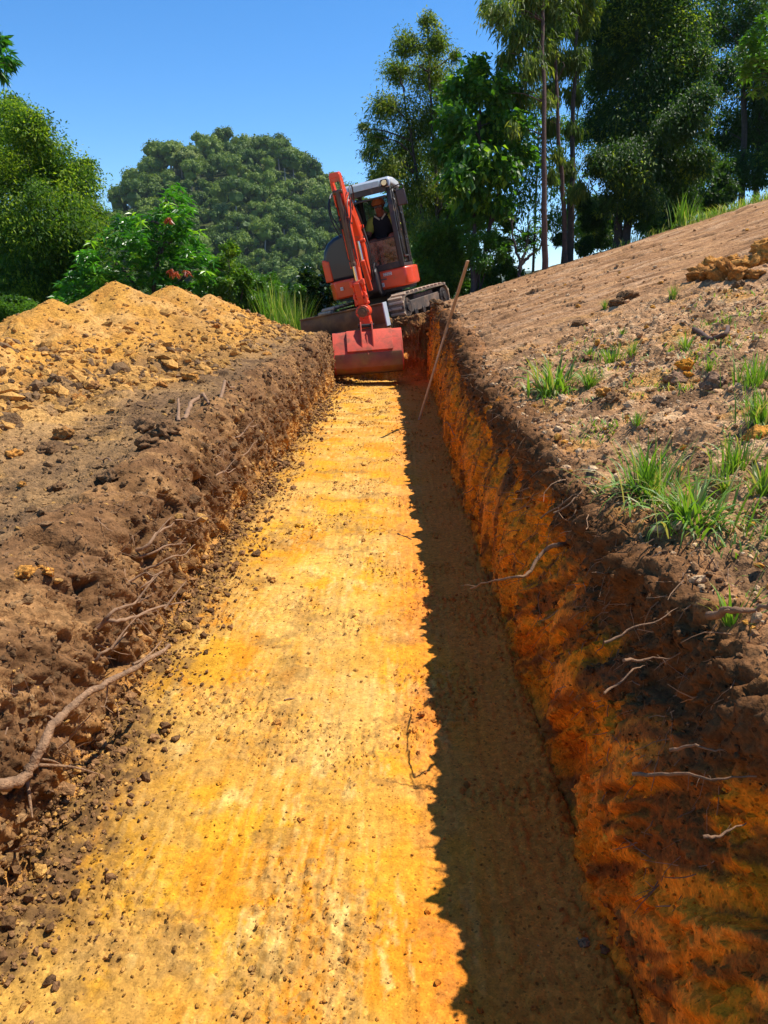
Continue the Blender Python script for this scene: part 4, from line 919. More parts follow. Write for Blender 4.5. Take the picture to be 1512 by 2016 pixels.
def whorl_tree(name, label, cat, D, blobs, nper, leaves, L, W, mat, trunk, r, spread=1.2, droop=.35, bark='bark', extra=None, limb_r=.018):
    f = P(trunk[0][0][0], trunk[0][0][1], D); gzv = float(surf(np.array([f.x]), np.array([f.y]))[0])
    root = empty(name, (f.x, f.y, gzv)); tag(root, label, cat); off = Matrix.Translation(-Vector(root.location))
    paths = []; alltr = []
    for tp in trunk:
        q = [P(a, b_, D) for a, b_ in tp]
        if tp is trunk[0]: q[0].z = gzv - .05
        alltr += smooth_path(q, 6); paths.append((q, r[0], r[1]))
    paths += limbs(alltr, blobs, D, limb_r, 2)
    trunk_mesh(paths, 'trunk', M[bark], root).data.transform(off)
    whorls('crown', blobs, D, spread, nper, leaves, L, W, M[mat], root, droop).data.transform(off)
    if extra:
        for e_ in extra: whorls('new_growth', [(e_[0], e_[1], 1)], D - .9, .2, 8, 9, L * .55, W * .7, M['l_red'], root, .7).data.transform(off)
    return root
whorl_tree('mango_tree', 'bushy bright green tree with long drooping leaves and red shoots behind the heaps', 'tree', 14.5, mango_bl, 34, 11, .19, .046, 'l_mango',
           [[(300, 640), (305, 560), (320, 480), (345, 410)], [(300, 620), (250, 540), (215, 500)], [(305, 600), (370, 540)]], (.05, .02), spread=1.6, extra=[(331, 428, 9), (335, 530, 8), (346, 536, 8), (368, 531, 7)])
tree('bush', 'low rounded dark bush at the foot of the big feathery tree, left edge', 'bush', 12.5, [(20, 610, 34), (75, 620, 28), (-30, 610, 40), (50, 600, 24), (110, 632, 18)], 9000, .05, .02, 'l_shrub', spread=.8)
tree('bush', 'shadowy bush between the feathery tree and the long-leaved tree', 'bush', 16, [(170, 500, 34), (140, 480, 30), (190, 545, 40), (165, 480, 20)], 9000, .06, .026, 'l_shrub', spread=.8)
tree('sapling', 'slender yellow-green sapling standing right of the long-leaved tree', 'sapling', 15, [(455, 490, 20), (447, 520, 26), (475, 545, 28), (440, 560, 32), (480, 590, 34), (430, 600, 30), (420, 530, 18)], 8500, .06, .026, 'l_shrub',
     [[(455, 650), (452, 580), (450, 490)], [(455, 640), (480, 560), (478, 520)]], r=(.025, .008), spread=.7, limb_r=.008, hi_frac=.3)
tree('bush', 'waxy-leaved bush with white glints just left of the excavator blade', 'bush', 16, [(610, 560, 26), (640, 575, 30), (615, 595, 30), (650, 545, 22), (590, 580, 20), (640, 610, 26), (605, 535, 16)], 5200, .085, .045, 'l_gloss',
     [[(625, 650), (620, 590), (612, 550)]], r=(.03, .01), spread=.8, limb_r=.01, hi_frac=.1)
tree('bush', 'tall sunlit light green bush standing in the gap left of the excavator', 'bush', 15.8, [(505, 560, 26), (540, 575, 26), (480, 545, 20), (565, 595, 24), (590, 570, 16), (520, 600, 28), (530, 548, 14)], 7500, .07, .026, 'l_bright',
     [[(530, 650), (528, 600), (515, 560)]], r=(.03, .01), spread=.9, limb_r=.008, hi_frac=.3, csize=.45)
tree('bush', 'loose bright green scrub between the sapling and the waxy bush', 'bush', 18, [(520, 610, 26), (560, 612, 24), (500, 580, 24), (480, 605, 26), (540, 590, 24), (580, 600, 22), (560, 570, 18), (520, 560, 16)], 11000, .055, .020, 'l_bright', spread=1.0, hi_frac=.3)
# ---- right side
tree('slender_tree', 'tall slender small-leaved tree directly behind the excavator cab', 'tree', 19,
     [(838, 45, 22), (800, 85, 34), (860, 85, 34), (785, 140, 36), (850, 145, 52), (765, 215, 40), (830, 230, 58), (885, 190, 34), (738, 268, 28), (800, 305, 56), (872, 300, 42), (760, 330, 38), (735, 300, 22), (820, 380, 50), (870, 395, 40), (850, 450, 40), (720, 250, 14), (895, 110, 16), (800, 430, 36), (748, 350, 20)],
     33000, .085, .024, 'l_euc', [[(860, 600), (862, 420), (850, 230), (842, 60)], [(885, 590), (880, 400), (872, 180)], [(850, 590), (825, 380), (795, 180)]], r=(.07, .018), spread=2.0, droop=.3, hi_frac=.3, clumps=14, csize=.62, shell=.2)
tree('broadleaf_tree', 'tree with broad drooping light-catching leaves between the slender tree and the bare tall trunks', 'tree', 17.5,
     [(940, 132, 30), (915, 175, 44), (980, 178, 42), (900, 240, 42), (960, 250, 56), (1012, 245, 36), (930, 320, 46), (990, 330, 42), (1030, 300, 26), (935, 395, 40), (895, 350, 36), (880, 290, 26), (985, 400, 30)],
     8000, .15, .080, 'l_big', [[(930, 590), (935, 420), (945, 250), (945, 150)], [(932, 560), (980, 380), (1000, 260)]], r=(.06, .02), spread=1.6, droop=.38, hi_frac=.2, clumps=14, shell=.2, csize=.5)
tree('tall_gum_tree', 'tall gum tree with a reddish straight trunk, the leftmost of three close tall trunks', 'tree', 17,
     [(985, 20, 34), (1020, 60, 44), (1005, 110, 28), (1045, 125, 36), (1025, 185, 30), (960, 5, 20), (1070, 90, 34), (1050, 20, 40), (1000, 190, 18), (1075, 190, 22), (1010, 250, 16), (1040, -30, 60)],
     7200, .14, .026, 'l_euc', [[(1074, 522), (1072, 380), (1069, 200), (1068, -40)]], bark='bark_red', r=(.075, .035), spread=1.4, droop=.8, hi_frac=.4, clumps=12, csize=.55, shell=.1, limb_r=.016, jit=.8)
tree('tall_gum_tree', 'tall gum tree with a thin leaning trunk, the middle of three close tall trunks', 'tree', 17.8,
     [(1085, 35, 40), (1100, 110, 34), (1090, 175, 24), (1085, 240, 22), (1095, -20, 50), (1098, 300, 18), (1085, 340, 15)],
     7000, .14, .026, 'l_euc', [[(1116, 505), (1108, 380), (1096, 200), (1088, -40)]], bark='bark_red', r=(.065, .03), spread=1.2, droop=1.1, hi_frac=.15, clumps=9, csize=.55, shell=.1, limb_r=.014, jit=.8)
tree('tall_gum_tree', 'tall gum tree with the darkest trunk, the rightmost of three close tall trunks', 'tree', 18.2,
     [(1135, 40, 38), (1140, 110, 28), (1130, 180, 22), (1128, 250, 20), (1140, -20, 50), (1120, 330, 22), (1140, 370, 22)],
     8000, .14, .026, 'l_euc', [[(1122, 508), (1126, 380), (1130, 200), (1140, -40)]], bark='bark', r=(.10, .03), spread=1.2, droop=1.0, hi_frac=.15, clumps=9, csize=.55, shell=.1, limb_r=.014, jit=.8)
tree('dense_tree', 'dense dark evergreen tree on twin trunks, crown filling the top right against the sky', 'tree', 18.5,
     [(1270, 20, 90), (1205, 60, 58), (1335, 60, 60), (1215, 150, 66), (1310, 150, 80), (1368, 120, 36), (1205, 240, 58), (1280, 250, 80), (1350, 240, 50), (1230, 330, 58), (1310, 330, 70), (1182, 320, 32), (1260, 395, 48), (1330, 405, 40), (1270, -60, 110), (1180, 110, 22), (1195, 400, 22), (1375, 320, 36), (1382, 190, 30)],
     112000, .085, .030, 'l_dark', [[(1217, 470), (1222, 400), (1232, 300)], [(1236, 462), (1240, 400), (1270, 310)]], r=(.12, .05), spread=2.8, hi_frac=.10, clumps=22, csize=.60, droop=.2, limb_r=0)
tree('background_tree', 'tall dark tree at the right edge behind the grassy crest', 'tree', 24,
     [(1440, 30, 80), (1420, 150, 55), (1490, 140, 70), (1505, 260, 80), (1425, 250, 55), (1450, 335, 46), (1505, 330, 50), (1540, 60, 90), (1400, 60, 40), (1560, 200, 90)],
     36000, .12, .040, 'l_dark', [[(1470, 420), (1465, 250), (1450, 60)], [(1500, 400), (1500, 150)]], r=(.13, .05), spread=3, hi_frac=.02, clumps=16, csize=.3)
tree('background_tree', 'low dark tree filling the gap behind the dense twin-trunked tree', 'tree', 23,
     [(1385, 340, 46), (1400, 400, 36), (1350, 400, 40), (1160, 410, 36), (1180, 460, 30), (1150, 455, 26), (1290, 430, 46), (1200, 430, 40), (1420, 380, 34)],
     22000, .11, .04, 'l_dark', spread=2, hi_frac=.03)
whorl_tree('broadleaf_sapling', 'sunlit bright green leafy boughs hanging in at the upper right edge', 'tree', 13, [(1500, 55, 32), (1482, 105, 26), (1510, 120, 32), (1470, 150, 20), (1500, 160, 26), (1470, 75, 16), (1545, 80, 50)], 30, 9, .15, .05, 'l_bright', [[(1640, 420), (1620, 260), (1560, 120)], [(1610, 240), (1540, 150), (1490, 130)]], (.05, .02), spread=.8, limb_r=.012)
tree('bush', 'dark leafy bush directly right of the excavator cab', 'bush', 18, [(850, 500, 36), (870, 545, 38), (845, 470, 24), (880, 460, 34), (900, 500, 40), (835, 540, 26), (900, 560, 30)], 15000, .075, .036, 'l_shrub', spread=1.2, hi_frac=.1)
tree('sapling', 'yellow-leaved young sapling on a thin stem right of the wooden pole', 'sapling', 17.5, [(935, 440, 20), (925, 480, 26), (960, 470, 22), (945, 510, 28), (985, 500, 16), (915, 450, 14)], 2600, .085, .036, 'l_bright',
     [[(945, 575), (943, 520), (936, 430)], [(944, 540), (968, 480)]], r=(.022, .008), spread=.6, limb_r=.007, bark='bark')
tree('bush', 'shaded undergrowth bush left of the tall bare trunks', 'bush', 19, [(960, 550, 34), (990, 520, 26), (1010, 545, 24), (930, 560, 26), (985, 480, 26), (1000, 440, 20), (910, 420, 30), (960, 420, 26)], 13000, .075, .034, 'l_shrub', spread=1.2, hi_frac=.08)
whorl_tree('frangipani_tree', 'small forked tree with large glossy leaves against the bright gap left of the tall trunks', 'tree', 17.2, [(1010, 420, 14), (1035, 450, 15), (1052, 430, 12), (1020, 480, 12), (1050, 480, 11), (1000, 465, 12), (1062, 455, 9)], 30, 8, .16, .062, 'l_big',
           [[(1022, 548), (1024, 520), (1012, 480), (1008, 430)], [(1024, 522), (1040, 505), (1062, 490), (1066, 460)], [(1022, 530), (1036, 490), (1040, 450)]], (.045, .016), spread=.5, limb_r=.010)
tree('background_tree', 'thin airy tree with sky showing through, filling the gap behind the three tall trunks', 'tree', 22,
     [(1000, 260, 60), (1060, 300, 60), (1110, 360, 50), (1020, 380, 60), (1150, 260, 50), (1160, 160, 40), (1150, 60, 40), (1090, 440, 44), (1150, 440, 40), (950, 450, 50), (1050, 200, 50), (960, 350, 50), (1040, 470, 34), (900, 440, 44), (1100, 250, 40)],
     12000, .10, .034, 'l_shrub', [[(1050, 540), (1055, 400), (1060, 250)], [(1100, 520), (1120, 380), (1140, 200)]], r=(.05, .02), spread=3, hi_frac=.06, csize=.7, clumps=10, droop=.3, shell=.1)
tree('background_tree', 'dim leafy tree behind the slender tree, mostly hidden by it', 'tree', 22,
     [(800, 440, 50), (850, 420, 55), (830, 520, 50), (880, 500, 50), (790, 380, 36), (860, 330, 45), (900, 380, 40)],
     9000, .09, .034, 'l_shrub', [[(840, 600), (845, 480), (850, 350)]], r=(.05, .02), spread=2, hi_frac=.05, csize=.6, clumps=10, droop=.3, shell=.1)
tree('bush', 'dim bush between the tall trunks and the dense twin-trunked tree', 'bush', 20, [(1150, 480, 24), (1170, 430, 30), (1185, 470, 26), (1150, 400, 24), (1105, 470, 16)], 8000, .08, .034, 'l_dark', spread=1, hi_frac=.08)

# ---- wooded hill: far-off forest, one mass
def forest():
    pts = []; tries = 0; acc = []
    while len(pts) < 1900 and tries < 90000:
        tries += 1; y = rng.uniform(80, 300); x = rng.uniform(-.46, .10) * y
        rr = rng.uniform(1.9, 4.0) * (.55 + .45 * min(1, y / 200)); ok = True
        for (a, b_, c_) in acc:
            if (a - x) ** 2 + (b_ - y) ** 2 < (.60 * (rr + c_)) ** 2: ok = False; break
        if ok: acc.append((x, y, rr)); pts.append((x, y, rr))
    CP, CN, CL, CT = [], [], [], []; KV, KF, KT = [], [], []; ko = 0
    TV = MB(); bm = bmesh.new(); bmesh.ops.create_icosphere(bm, subdivisions=2, radius=1); IV = np.array([v.co[:] for v in bm.verts]); IF = np.array([[v.index for v in f.verts] for f in bm.faces]); bm.free()
    for (x, y, rr) in pts:
        z = float(valley(np.array([x]), np.array([y]))[0]); tall = rng.random() < .3; h_ = rr * rng.uniform(1.5, 2.5) * (1.35 if tall else 1)
        sz = .0019 * y + .07
        nl = int(np.clip(15 * rr * rr / sz ** 2, 400, 2300)); k = max(6, int(rr * 3.2))
        lob = rng.normal(size=(k, 3)); lob /= np.linalg.norm(lob, axis=1, keepdims=True); lob[:, 2] = np.abs(lob[:, 2]) * 1.0 - .12
        lc = np.array([x, y, z + h_ * .70]) + lob * rr * np.array([.66, .66, .55]) * rng.uniform(.75, 1.15, (k, 1)); lr_ = rr * rng.uniform(.26, .46, k)
        pk = rng.integers(0, k, nl); d = rng.normal(size=(nl, 3)); d /= np.linalg.norm(d, axis=1, keepdims=True)
        d[:, 2] = np.where(rng.random(nl) < .7, np.abs(d[:, 2]), d[:, 2])
        CP.append(lc[pk] + d * lr_[pk][:, None] * rng.uniform(.75, 1.35, (nl, 1))); CN.append(d + rng.normal(size=(nl, 3)) * .5)
        CL.append(np.full(nl, sz) * rng.uniform(.6, 1.4, nl)); base = rng.uniform(.05, .75); lt = rng.uniform(-.12, .14, k); pale_ = rng.random() < .05
        CT.append(np.full(nl, 1.0) if pale_ else np.clip(base + lt[pk] + rng.normal(size=nl) * .10, 0, .92))
        for c_, r_ in list(zip(lc, lr_)) + [(np.array([x, y, z + h_ * .55]), rr * .62)]:
            KV.append(IV * (1 + .16 * rng.normal(size=(len(IV), 1))) * r_ * .74 + c_); KF.append(IF + ko); KT.append(np.full(len(IF), max(0, base - .05))); ko += len(IV)
        if tall or rng.random() < .2: TV.tube([(x, y, z - 1), (x + rng.normal() * .3, y, z + h_ * .7)], [.22, .14], 5)
    p = np.concatenate(CP); nn_ = np.concatenate(CN); L = np.concatenate(CL); t = np.concatenate(CT); n = len(p)
    nn_ /= np.linalg.norm(nn_, axis=1, keepdims=True); a = np.cross(nn_, rng.normal(size=(n, 3))); a /= np.linalg.norm(a, axis=1, keepdims=True); b_ = np.cross(nn_, a)
    V = np.stack([p - a * L[:, None] * .5, p + b_ * L[:, None] * .33, p + a * L[:, None] * .5, p - b_ * L[:, None] * .33], 1).reshape(-1, 3)
    o = mesh_np('forest', V, np.arange(4 * n).reshape(-1, 4), M['l_forest'], None, False, tint=t)
    tag(o, 'dense forest of rounded crowns covering the hill across the valley', 'forest', kind='stuff')
    o2 = mesh_np('inner_foliage', np.concatenate(KV), np.concatenate(KF), M['l_forest'], o, False, tint=np.concatenate(KT))
    TV.build('trunks', mat_simple('pale_trunk', (.30, .27, .22), .9), o, smooth=False)
    return n
print('forest leaves', forest())

# ---- grasses
def blades(name, base, n, length, spread, width, mat, parent=None, lean=.6, seg=5, flop=.9, tip=1, dry=.12, rad=.05):
    """tuft of curved blades around a base point"""
    V, F, T = [], [], []
    for k in range(n):
        az = rng.random() * 2 * math.pi; L = length * rng.uniform(.45, 1.15); le = lean * rng.uniform(.15, 1.0)
        w = width * rng.uniform(.6, 1.3); a = np.array([math.cos(az), math.sin(az), 0]); s = np.array([-a[1], a[0], 0])
        rr = abs(rng.normal()) * rad; p = np.array([math.cos(az + rng.normal() * .8) * rr, math.sin(az + rng.normal() * .8) * rr, 0]); th = math.pi / 2 - le * .55
        t = rng.random() * .8 if rng.random() > dry else 1.0; i0 = len(V); tw = rng.normal() * .5
        for j in range(seg + 1):
            u = j / seg; ww = w * (1 - u ** 1.7) * (.55 + .45 * min(1, u * 4)); sd_ = s * math.cos(tw * u) + np.array([0, 0, 1]) * math.sin(tw * u)
            V.append(p + sd_ * ww * .5); V.append(p - sd_ * ww * .5)
            p = p + (a * math.cos(th) + np.array([0, 0, 1]) * math.sin(th)) * L / seg; th -= flop * le * 1.5 / seg * (.5 + u)
        for j in range(seg): F.append((i0 + 2 * j, i0 + 2 * j + 1, i0 + 2 * j + 3, i0 + 2 * j + 2)); T.append(t)
    V = np.array(V); o = mesh_np(name, V, np.array(F), mat, parent, True, tint=np.array(T)); o.location = base
    return o
tufts = [  # px, py, n, length, lean, width, label
    (1095, 775, 80, .24, 1.8, .014, 'broad-bladed grass tuft hanging over the lip of the cut, right of the wooden pole'),
    (1160, 765, 45, .12, .9, .009, 'short grass tuft just right of the broad-bladed one on the lip'),
    (1205, 715, 60, .13, .8, .007, 'small grass tuft among chips a little uphill of the lip tufts'),
    (1245, 700, 40, .11, .8, .006, 'thin dark grass tuft beside a shadowed clod on the upper slope'),
    (1350, 690, 45, .12, .9, .006, 'wispy grass tuft right beside the curved twig on the slope'),
    (1285, 985, 130, .19, 1.9, .006, 'largest bright grass tuft spilling over the cut in the right foreground'),
    (1360, 1030, 110, .16, 1.7, .007, 'flattened bright grass clump just right of the largest tuft'),
    (1270, 955, 30, .15, .8, .006, 'upright blades rising behind the largest grass tuft'),
    (1490, 760, 90, .15, .8, .006, 'bushy green tuft at the right edge, uphill of the orange stone'),
    (1505, 830, 80, .14, .9, .006, 'bright tuft at the right edge beside a dark hollow'),
    (1450, 925, 70, .11, .8, .006, 'spread grass clump between two orange stones at the right edge'),
    (1430, 970, 45, .09, 1.0, .006, 'low sprig of grass right of the largest tuft'),
    (1255, 835, 26, .06, .9, .006, 'tiny sprig of grass on the gravel left of centre of the slope'),
    (1325, 590, 40, .12, .6, .007, 'pale grass sprig below the ochre clods on the upper slope'),
    (1190, 610, 40, .10, .7, .007, 'dry yellowish sprig beside the dark clod where the graded soil begins'),
    (1395, 735, 40, .09, .8, .006, 'low grass patch below the orange stone'),
    (1505, 975, 40, .12, .9, .008, 'long-bladed tuft leaning in at the right edge beside the flattened clump'),
    (1440, 1235, 14, .10, .9, .007, 'few bright blades hanging below the thick root on the right wall'),
    (1225, 660, 24, .07, .9, .006, 'faint thin sprig among pale chips on the slope'),
    (1430, 640, 24, .08, .7, .006, 'small weed sprig right of the brown clods on the slope'),
    (1160, 700, 24, .08, .9, .006, 'low tuft at the back of the lip near the graded soil'),
]
for (px, py, n, L, lean, w, lab) in tufts:
    p = hit(px, py); tag(blades('grass_tuft', (p.x, p.y, p.z - .012), int(n * 1.5), L, 1, w, M['grass'], lean=lean, rad=L * (.3 if n > 50 else .10), dry=.22, flop=1.2), lab, 'grass tuft', 'grass tufts on the right bank')
for (px, py, D, n, L, lab, w) in ((545, 618, 15.0, 240, 1.15, 'tall bright grass clump in the middle of the scrub behind the spoil heaps', .022), (490, 612, 15.5, 150, .95, 'tall grass clump beside the slender sapling', .02), (580, 632, 14.4, 170, .85, 'yellow-green tall grass clump just left of the blade end', .02),
                               (602, 628, 14.3, 60, .5, 'short grass clump right behind the left end of the blade', .016), (625, 625, 14.4, 40, .4, 'small tuft peeking over the blade', .014),
                               (1346, 425, 17.5, 70, .75, 'upright bright grass clump at the foot of the dense tree', .028), (1375, 415, 17.6, 40, .4, 'small grass clump on the crest right of the upright clump', .02)):
    f = P(px, py, D); z = gz_all(f.x, f.y)
    tag(blades('tall_grass', (f.x, f.y, z - .03), n, L, 1, w, M['tallgrass'], lean=.55, rad=.16, seg=6, dry=.25), lab, 'tall grass', 'clumps of tall grass at the edge of the clearing')
# low grass along the crest: uncountable
def crest_grass():
    V, F, T = [], [], []
    for k in range(2600):
        x = rng.uniform(5.0, 12); y = 17.6 + .16 * min(x, 12) + abs(rng.normal()) * .9 - .5 - .10 * max(0, x - 5)
        if x < 6.6 and rng.random() < .75: continue
        z = float(surf(np.array([x]), np.array([y]))[0]); L = rng.uniform(.08, .34) * (.5 + .5 * min(1, x / 7)); a = rng.random() * 6.28; lean = rng.uniform(.1, .7)
        d = np.array([math.cos(a) * lean, math.sin(a) * lean, 1.0]); s = np.array([-math.sin(a), math.cos(a), 0]) * .008; b_ = np.array([x, y, z - .02]); i0 = len(V)
        V += [b_ - s, b_ + s, b_ + d * L * .55 + s * .7, b_ + d * L * .55 - s * .7, b_ + d * L + np.array([math.cos(a), math.sin(a), -.6]) * L * .3]
        F += [(i0, i0 + 1, i0 + 2, i0 + 3), (i0 + 3, i0 + 2, i0 + 4, i0 + 4)]; T += [rng.random() if rng.random() > .3 else 1.0] * 2
    Ft = []
    for f_ in F: Ft += [(f_[0], f_[1], f_[2]), (f_[0], f_[2], f_[3])] if f_[2] != f_[3] and len(set(f_)) == 4 else [(f_[0], f_[1], f_[2])]
    TT = []
    for f_, t in zip(F, T): TT += [t, t] if len(set(f_)) == 4 else [t]
    o = mesh_np('crest_grass', np.array(V), np.array(Ft), M['tallgrass'], None, False, tint=np.array(TT)); tag(o, 'strip of wispy grass along the crest of the graded slope', 'grass', kind='stuff')
crest_grass()
# short sprouts over the rough part of the right bank: uncountable
def sprouts():
    V, F, T = [], [], []
    y = np.exp(rng.uniform(math.log(1.1), math.log(6.2), 60000)); x = LIPR(y) + .02 + np.abs(rng.uniform(0, 1, 60000)) * 3.2
    m = sst(.0, .45, fbm(x * 2.2 + 3, y * 2.2, 3, 444)) * (1 - sst(4.3, 5.6, y)); ok = rng.random(60000) < m * .55; x, y = x[ok][:14000], y[ok][:14000]
    for a_, b_ in zip(x, y):
        z = gz(a_, b_); az = rng.random() * 6.28; L = rng.uniform(.015, .055); lean = rng.uniform(.2, 1.3); s = np.array([-math.sin(az), math.cos(az), 0]) * rng.uniform(.0012, .0026) * (.7 + .25 * b_)
        d = np.array([math.cos(az) * lean, math.sin(az) * lean, 1.0]); d /= np.linalg.norm(d); p = np.array([a_, b_, z - .004]); i0 = len(V)
        V += [p - s, p + s, p + d * L * .6 + s * .8, p + d * L * .6 - s * .8, p + d * L + np.array([d[0], d[1], -.5]) * L * .25]; F += [(i0, i0 + 1, i0 + 2), (i0, i0 + 2, i0 + 3), (i0 + 3, i0 + 2, i0 + 4)]; T += [rng.random() if rng.random() > .25 else 1.0] * 3
    o = mesh_np('grass_sprouts', np.array(V), np.array(F), M['grass'], None, False, tint=np.array(T)); tag(o, 'short green sprouts scattered over the gravelly right bank', 'grass', kind='stuff')
sprouts()

# ================================================================== ROOTS
M['root'] = mat_simple('pale_root', (.27, .15, .075), .85, var=.3, scale=25, bump=.004)
M['root_thick'] = mat_simple('thick_root', (.32, .18, .09), .9, var=.45, scale=40, bump=.012)
M['root_shade'] = mat_simple('shaded_root', (.20, .105, .05), .9, var=.4, scale=30, bump=.005)  # darker root copy for the right wall, its shade put into the colour
M['root_dark'] = mat_simple('dark_root', (.10, .055, .035), .9, var=.3, scale=25, bump=.004)
def root(pts, r0, r1, mat, lab, side=(), thick=False):
    q = smooth_path(pts, 6); k = len(q); LL = (q[-1] - q[0]).length; w1, w2 = rng.uniform(0, 6, 2)
    for i in range(1, k - 1):
        u_ = i / (k - 1); q[i] = q[i] + Vector((rng.normal(), rng.normal(), rng.normal())) * r0 * .22 + Vector((0, math.sin(u_ * 7 + w1), math.sin(u_ * 9 + w2))) * LL * .035 * math.sin(u_ * math.pi)
    side = list(side)
    for _ in range(3):
        i = int(rng.integers(k // 3, k - 1)); d_ = (q[-1] - q[0]).normalized() * .5 + Vector((rng.normal(), rng.normal(), rng.normal() - .5)) * .5; side.append(([q[i], q[i] + d_ * LL * .08, q[i] + d_ * LL * .14 + Vector((0, 0, -.15)) * LL * .14], r1 * .7))
    m_ = MB(); m_.tube(q, [r0 + (r1 - r0) * (i / (k - 1)) * (1 + .12 * math.sin(i * 1.7)) for i in range(k)], 9 if thick else 7)
    for s_, ra in side: sq = smooth_path(s_, 4); m_.tube(sq, [ra * (1 - .7 * i / (len(sq) - 1)) for i in range(len(sq))], 6)
    o = m_.build('tree_root', mat, angle=80); tag(o, lab, 'root', 'roots sticking out of the trench walls'); return o
def pathL(px, xs):
    xs = xs if isinstance(xs, (list, tuple)) else [xs] * len(px); xs = [x + .07 if x < 0 else x - .085 for x in xs]; return [on_x(a, b, x) for (a, b), x in zip(px, xs)]
root(pathL([(-30, 1552), (10, 1535), (50, 1515), (80, 1470), (130, 1425), (200, 1352), (262, 1308), (333, 1270)], [-.90, -.88, -.87, -.85, -.84, -.80, -.76, -.72]), .0145, .006, M['root_thick'], 'thick pale root running along the left wall in the foreground, the biggest on that side',
     [(pathL([(262, 1308), (290, 1292), (318, 1262)], [-.76, -.745, -.735]), .004), (pathL([(50, 1515), (58, 1570), (64, 1610)], [-.9, -.88, -.86]), .006), (pathL([(212, 1345), (210, 1375), (205, 1392)], [-.8, -.8, -.8]), .003)], True)
LR = [([(125, 1282), (185, 1241), (218, 1213), (268, 1185), (284, 1179)], [-1.0, -.93, -.88, -.84, -.82], .011, 'forked root above the biggest one on the left wall, its short upper prong'),
      ([(182, 1243), (220, 1222), (259, 1208), (324, 1199), (370, 1183)], [-.95, -.88, -.84, -.78, -.74], .010, 'long root reaching out over the trench floor above the biggest root'),
      ([(264, 1088), (300, 1062), (343, 1028)], [-.98, -.92, -.90], .012, 'short stout pale root high on the left wall in the middle distance'),
      ([(262, 1098), (315, 1083), (350, 1070), (366, 1058)], [-.98, -.9, -.86, -.84], .007, 'wavy thin root just below the short stout root'),
      ([(275, 1124), (333, 1102), (360, 1090), (384, 1072)], [-.98, -.88, -.86, -.84], .007, 'second wavy root below the short stout root'),
      ([(225, 1158), (278, 1134), (300, 1132), (320, 1124)], [-1.0, -.92, -.88, -.86], .007, 'thin curved root above the forked root'),
      ([(250, 1180), (285, 1150), (322, 1124)], [-.99, -.92, -.88], .008, 'straight root touching the thin curved one above the forked root'),
      ([(165, 1325), (190, 1300), (218, 1278), (250, 1245)], [-.97, -.90, -.87, -.85], .009, 'crooked root between the forked root and the biggest root'),
      ([(-10, 1680), (20, 1678), (42, 1668), (60, 1662)], [-.95, -.9, -.86, -.83], .006, 'short pale root low on the left edge of the photo'),
      ([(405, 943), (440, 932), (464, 922)], [-1.0, -.94, -.9], .010, 'reddish root stub high on the far left wall'),
      ([(444, 868), (480, 850), (506, 836)], [-1.02, -.96, -.92], .010, 'forked twig of root far up the left wall'),
      ([(400, 922), (425, 900), (442, 887)], [-1.04, -.98, -.94], .006, 'thin root left of the far forked twig'),
      ([(345, 1024), (390, 1022), (436, 1021)], [-.95, -.9, -.86], .004, 'hair-thin straight root pointing right from the left wall'),
      ([(470, 905), (495, 880), (508, 865)], [-.98, -.93, -.9], .007, 'dark slanting root low on the far left wall'),
      ([(95, 1490), (150, 1440), (185, 1400)], [-.93, -.86, -.82], .004, 'thread-like root beneath the biggest root')]
for px, xs, r_, lab in LR:
    pp = pathL(px, xs); sd = []
    if r_ > .008: a = pp[-2]; sd = [([a, a + Vector((.03, .05, .04)), a + Vector((.05, .09, .06))], .004)]
    root(pp, r_ * .78, r_ * .2, M['root'], lab, sd)
# roots lying on the left bank
def onbank(pl, dz=.01): return [Vector((h_.x, h_.y, h_.z + d)) for h_, d in ((hit(a, b), dz if isinstance(dz, float) else dz[i]) for i, (a, b) in enumerate(pl))]
root(onbank([(362, 826), (384, 801), (400, 797), (412, 798)], [.0, .05, .05, .01]), .014, .008, M['root'], 'arched root lying on top of the left bank')
root(onbank([(352, 830), (353, 806)], [.0, .06]), .012, .006, M['root'], 'upright root stub beside the arched root on the left bank')
root(onbank([(431, 793), (444, 776), (462, 772)], [.0, .06, .03]), .013, .006, M['root'], 'broken root stub at the edge of the left bank, farthest up')
root(onbank([(190, 905), (215, 915), (235, 920)], [.01, .02, .0]), .004, .002, M['root'], 'thin twig lying across the dark soil of the left bank')
root(onbank([(560, 1380), (590, 1374)], [.004, .004]), .003, .002, M['root'], 'small twig lying on the sunlit trench floor')
root([hit(783, 1052) + Vector((0, 0, .006)), hit(810, 1064) + Vector((0, 0, .006))], .004, .002, M['root_dark'], 'small dark twig on the floor at the edge of the shadow')
